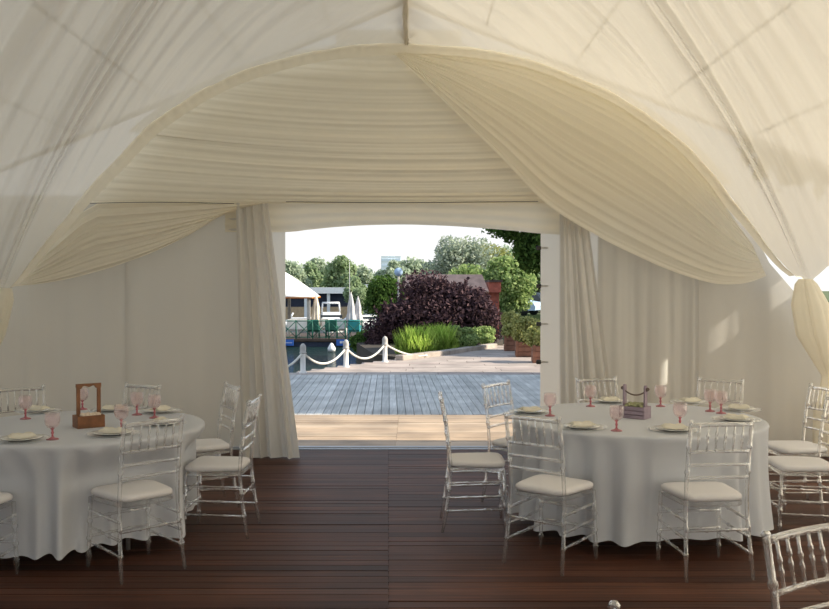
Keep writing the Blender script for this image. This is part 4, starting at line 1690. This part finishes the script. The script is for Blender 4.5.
# canopy
cz0 = P(0, 297, PY + 2).z
cz1 = P(0, 274, PY + 2).z
xl_, xr_ = P(238, 0, PY + 2).x, P(315, 0, PY + 2).x
c0 = empty('canopy', ((xl_ + xr_) / 2, PY + 2.4, PZ))
tag(c0, 'white pitched canopy with orange hem standing on the floating terrace', 'canopy')
hw = (xr_ - xl_) / 2
mb = MB()
rows = []
for i in range(9):
    k = i / 8
    r_ = (1 - k) ** 0.85
    rows.append([(sx * hw * r_, sy * 1.9 * r_, (cz0 - PZ) + (cz1 + 0.25 - cz0) * k) for sx, sy in ((-1, -1), (-0.33, -1), (0.33, -1), (1, -1), (1, 0), (1, 1), (0, 1), (-1, 1), (-1, 0))])
mb.rings(rows, True)
mb.build('roof', 'canvas_white', c0)
mb = MB()
hz = cz0 - PZ
mb.box((-hw, -1.92, hz - 0.05), (hw, -1.90, hz + 0.01))
mb.box((hw - 0.02, -1.9, hz - 0.05), (hw, 1.9, hz + 0.01))
q_ = mb.build('hem', 'petal_orange', c0)
for sx in (-0.9, 0.15, 0.9):
    for sy in (-1.7, 1.7):
        MB().box((sx * hw - 0.07, sy - 0.07, 0), (sx * hw + 0.07, sy + 0.07, hz)).build('post', 'post_cap', c0)


def closed_parasol(px, ptop, pbot, Y, m_, lb, w=0.30):
    a_ = P(px, ptop, Y)
    r_ = empty('closed_parasol', (a_.x, Y, PZ))
    tag(r_, lb, 'parasol', 'closed parasols on the floating terrace')
    H = a_.z - PZ
    zb = P(px, pbot, Y).z - PZ
    MB().tube([(0, 0, 0), (0, 0, H)], 0.03, 8).build('pole', 'post_cap', r_)
    rings_ = []
    for k, q in ((0, 0.9), (0.15, 1.0), (0.35, 0.75), (0.42, 0.62), (0.6, 0.6), (0.85, 0.3), (1, 0.06)):
        rings_.append([(w * q * (1 + 0.16 * math.cos(6 * t2)) * math.cos(t2), w * q * (1 + 0.16 * math.cos(6 * t2)) * math.sin(t2), zb + (H - zb) * k) for t2 in [2 * PI * i / 24 for i in range(24)]])
    MB().rings(rings_, True).build('folded_canopy', m_, r_)


closed_parasol(316, 294, 326, PY + 1.4, 'canvas_beige', 'closed beige parasol beside the white canopy', 0.24)
closed_parasol(351, 292, 328, PY + 1.3, 'canvas_grey', 'closed pale grey parasol, taller one of the pair', 0.24)
closed_parasol(358, 296, 325, PY + 2.2, 'canvas_grey', 'closed pale grey parasol, shorter one of the pair', 0.22)


def terrace_chair(px, lb, m_, Y=PY + 0.6, rz=0.0):
    r_ = empty('armchair', (P(px, 0, Y).x, Y, PZ), rz)
    tag(r_, lb, 'chair', 'armchairs on the floating terrace')
    MB().bevbox((-0.27, -0.25, 0.30), (0.27, 0.25, 0.42), 0.03).build('seat', m_, r_)
    MB().bevbox((-0.27, -0.30, 0.36), (0.27, -0.22, 0.85), 0.03).build('backrest', m_, r_)
    for s in (-1, 1):
        MB().bevbox((s * 0.27 - 0.03, -0.25, 0.5), (s * 0.27 + 0.03, 0.22, 0.56), 0.01).build('armrest', m_, r_)
        for sy in (-0.22, 0.22):
            MB().tube([(s * 0.25, sy, 0), (s * 0.25, sy, 0.5)], 0.02, 6).build('leg', m_, r_)


terrace_chair(313, 'dark green armchair on the floating terrace, left one', 'green_paint')
terrace_chair(331, 'dark green armchair on the floating terrace below the motorboat', 'green_paint')
terrace_chair(354, 'teal armchair on the floating terrace below the closed parasols', 'teal')
terrace_chair(303, 'white armchair on the floating terrace under the canopy', 'canvas_white', PY + 1.2)
terrace_chair(323, 'white armchair on the floating terrace beside the beige parasol', 'canvas_white', PY + 2.4)
terrace_chair(340, 'white armchair on the floating terrace left of the grey parasol', 'canvas_white', PY + 1.6)
terrace_chair(293, 'white armchair on the floating terrace at the curtain edge', 'canvas_white', PY + 1.4)


# boats
def boat(px, pbase, Y, L, rz, lb, H=1.0, name='motorboat'):
    p = P(px, pbase, Y)
    r_ = empty(name, (p.x, Y, -1.0), rz)
    tag(r_, lb, 'boat', 'white boats on the water')
    rings_ = []
    for k in range(9):
        u = k / 8
        wv = 1.1 * (1 - max(0, (u - 0.45) / 0.55) ** 2.2) * H
        x = -L / 2 + L * u
        z1_ = (0.95 + 0.35 * u * u) * H
        rings_.append([(x, -wv * 0.55 - 0.01, -0.1), (x, -wv - 0.01, z1_ * 0.6), (x, -wv * 0.98 - 0.01, z1_), (x, wv * 0.98 + 0.01, z1_), (x, wv + 0.01, z1_ * 0.6), (x, wv * 0.55 + 0.01, -0.1)])
    MB().rings(rings_, False).build('hull', 'hull_white', r_)
    rings_ = []
    for k, (sx, sy, z) in enumerate(((1, 1, 0.9), (0.95, 0.95, 1.3), (0.7, 0.85, 1.75), (0.68, 0.83, 1.8))):
        rings_.append([(-L * 0.28 * sx, -0.85 * sy * H, z * H), (L * 0.22 * sx, -0.7 * sy * H, z * H), (L * 0.22 * sx, 0.7 * sy * H, z * H), (-L * 0.28 * sx, 0.85 * sy * H, z * H)])
    MB().rings(rings_, False).build('cabin', 'hull_white', r_)
    MB().box((-L * 0.235, -0.83 * H, 1.38 * H), (L * 0.19, 0.83 * H, 1.62 * H)).build('cabin_window', 'tinted', r_)
    mb_ = MB()
    for s in (-1, 1):
        mb_.tube([(-L * 0.2, s * 0.7 * H, 1.78 * H), (-L * 0.17, s * 0.62 * H, 2.5 * H)], 0.05, 6)
    mb_.tube([(-L * 0.17, -0.64 * H, 2.5 * H), (-L * 0.17, 0.64 * H, 2.5 * H)], 0.06, 6)
    mb_.build('arch', 'hull_white', r_)
    return r_


boat(331, 320, 50, 3.4, -PI / 2 + 0.1, 'white motorboat with a roll bar moored behind the floating terrace', 0.72)
boat(367, 320, 58, 5.5, 0.5, 'low white boat moored right of the closed parasols', 0.5)
boat(306, 320, 60, 5.0, 0.15, 'white boat moored behind the canopy posts', 0.38)
boat(378, 322, 62, 4.0, 0.1, 'small white boat at the far right by the dark round tree', 0.45)

# buoy / small sail by the terrace
o = MB().lathe([(0.02, -0.05), (0.16, 0.0), (0.17, 0.12), (0.10, 0.24), (0.05, 0.32), (0.01, 0.34)], 14).build('mooring_buoy', 'hull_white')
o.location = (P(331, 0, 38).x, 38, -0.98)
tag(o, 'white mooring buoy floating before the terrace', 'buoy')

# boathouse with white roof
Y = 72
za = P(0, 287.5, Y).z
zb = P(0, 293.5, Y).z
zc = P(0, 307, Y).z
xa_, xb_ = P(255, 0, Y).x, P(352, 0, Y).x
t_ = empty('boathouse', ((xa_ + xb_) / 2, Y, -1.0))
tag(t_, 'long boathouse with a flat white roof and dark bays across the water', 'building')
hw = (xb_ - xa_) / 2
MB().box((-hw, 0, zb + 1.0), (hw + 0.5, 6, za + 1.0)).build('roof', 'boathouse_roof', t_)
MB().box((-hw, 0.6, 0.3), (hw, 5.6, zb + 1.0)).build('wall', 'boathouse_dark', t_)
MB().box((-hw, 0.2, 0.1), (hw, 0.7, zc + 1.0)).build('quay_wall', 'timber_pale', t_)
for k in range(5):
    x = -hw + 0.3 + k * (2 * hw - 0.4) / 4
    MB().box((x - 0.12, 0.15, 0.1), (x + 0.12, 0.4, zb + 1.0)).build('pillar', 'boathouse_roof', t_)
MB().box((hw + 0.5, 0.5, zb + 1.05), (hw + 3.0, 4, za + 1.25)).build('annex_roof', 'boathouse_roof', t_)
for x in (hw + 0.7, hw + 2.8):
    MB().box((x - 0.08, 0.6, 0.1), (x + 0.08, 0.8, zb + 1.06)).build('annex_post', 'rust', t_)
# mast
p = P(349.5, 262, 64)
o = MB().tube([(0, 0, -0.3), (0, 0, p.z + 1.0)], [0.03, 0.02], 8).build('mast', 'canvas_grey')
o.location = (p.x, 64, -1.0)
tag(o, 'thin pale mast rising before the far treeline', 'mast')

# unseen building block added right of the terrace to shade the grey deck
t_ = empty('shade_block', (11.5, 14.45, 0))
tag(t_, 'tall unseen plastered block added right of the terrace to shade the deck', 'building')
MB().box((-3.5, -2.85, -0.05), (3.5, 2.85, 9.2)).build('wall', 'render_wall', t_)
MB().box((-3.6, -2.9, 9.2), (3.6, 2.9, 9.4)).build('roof', 'shingle', t_)
for z in (1.0, 3.8, 6.6):
    for y in (-1.9, 0, 1.9):
        MB().box((-3.54, y - 0.5, z), (-3.48, y + 0.5, z + 1.4)).build('window', 'tinted', t_)
tree('leafy_tree', 'broad unseen tree beyond the tall shade block, casting dappled shade', 'tree', (11.5, 23.0, -0.05), (11.0, 23.0, 6.2), (3.0, 1.5, 3.4), 5000, 0.3, 'leaf_dark', 14, trunk=0.2, lumps=18, shell=0.3)  # unseen tree put here for the dappled shade on the quay
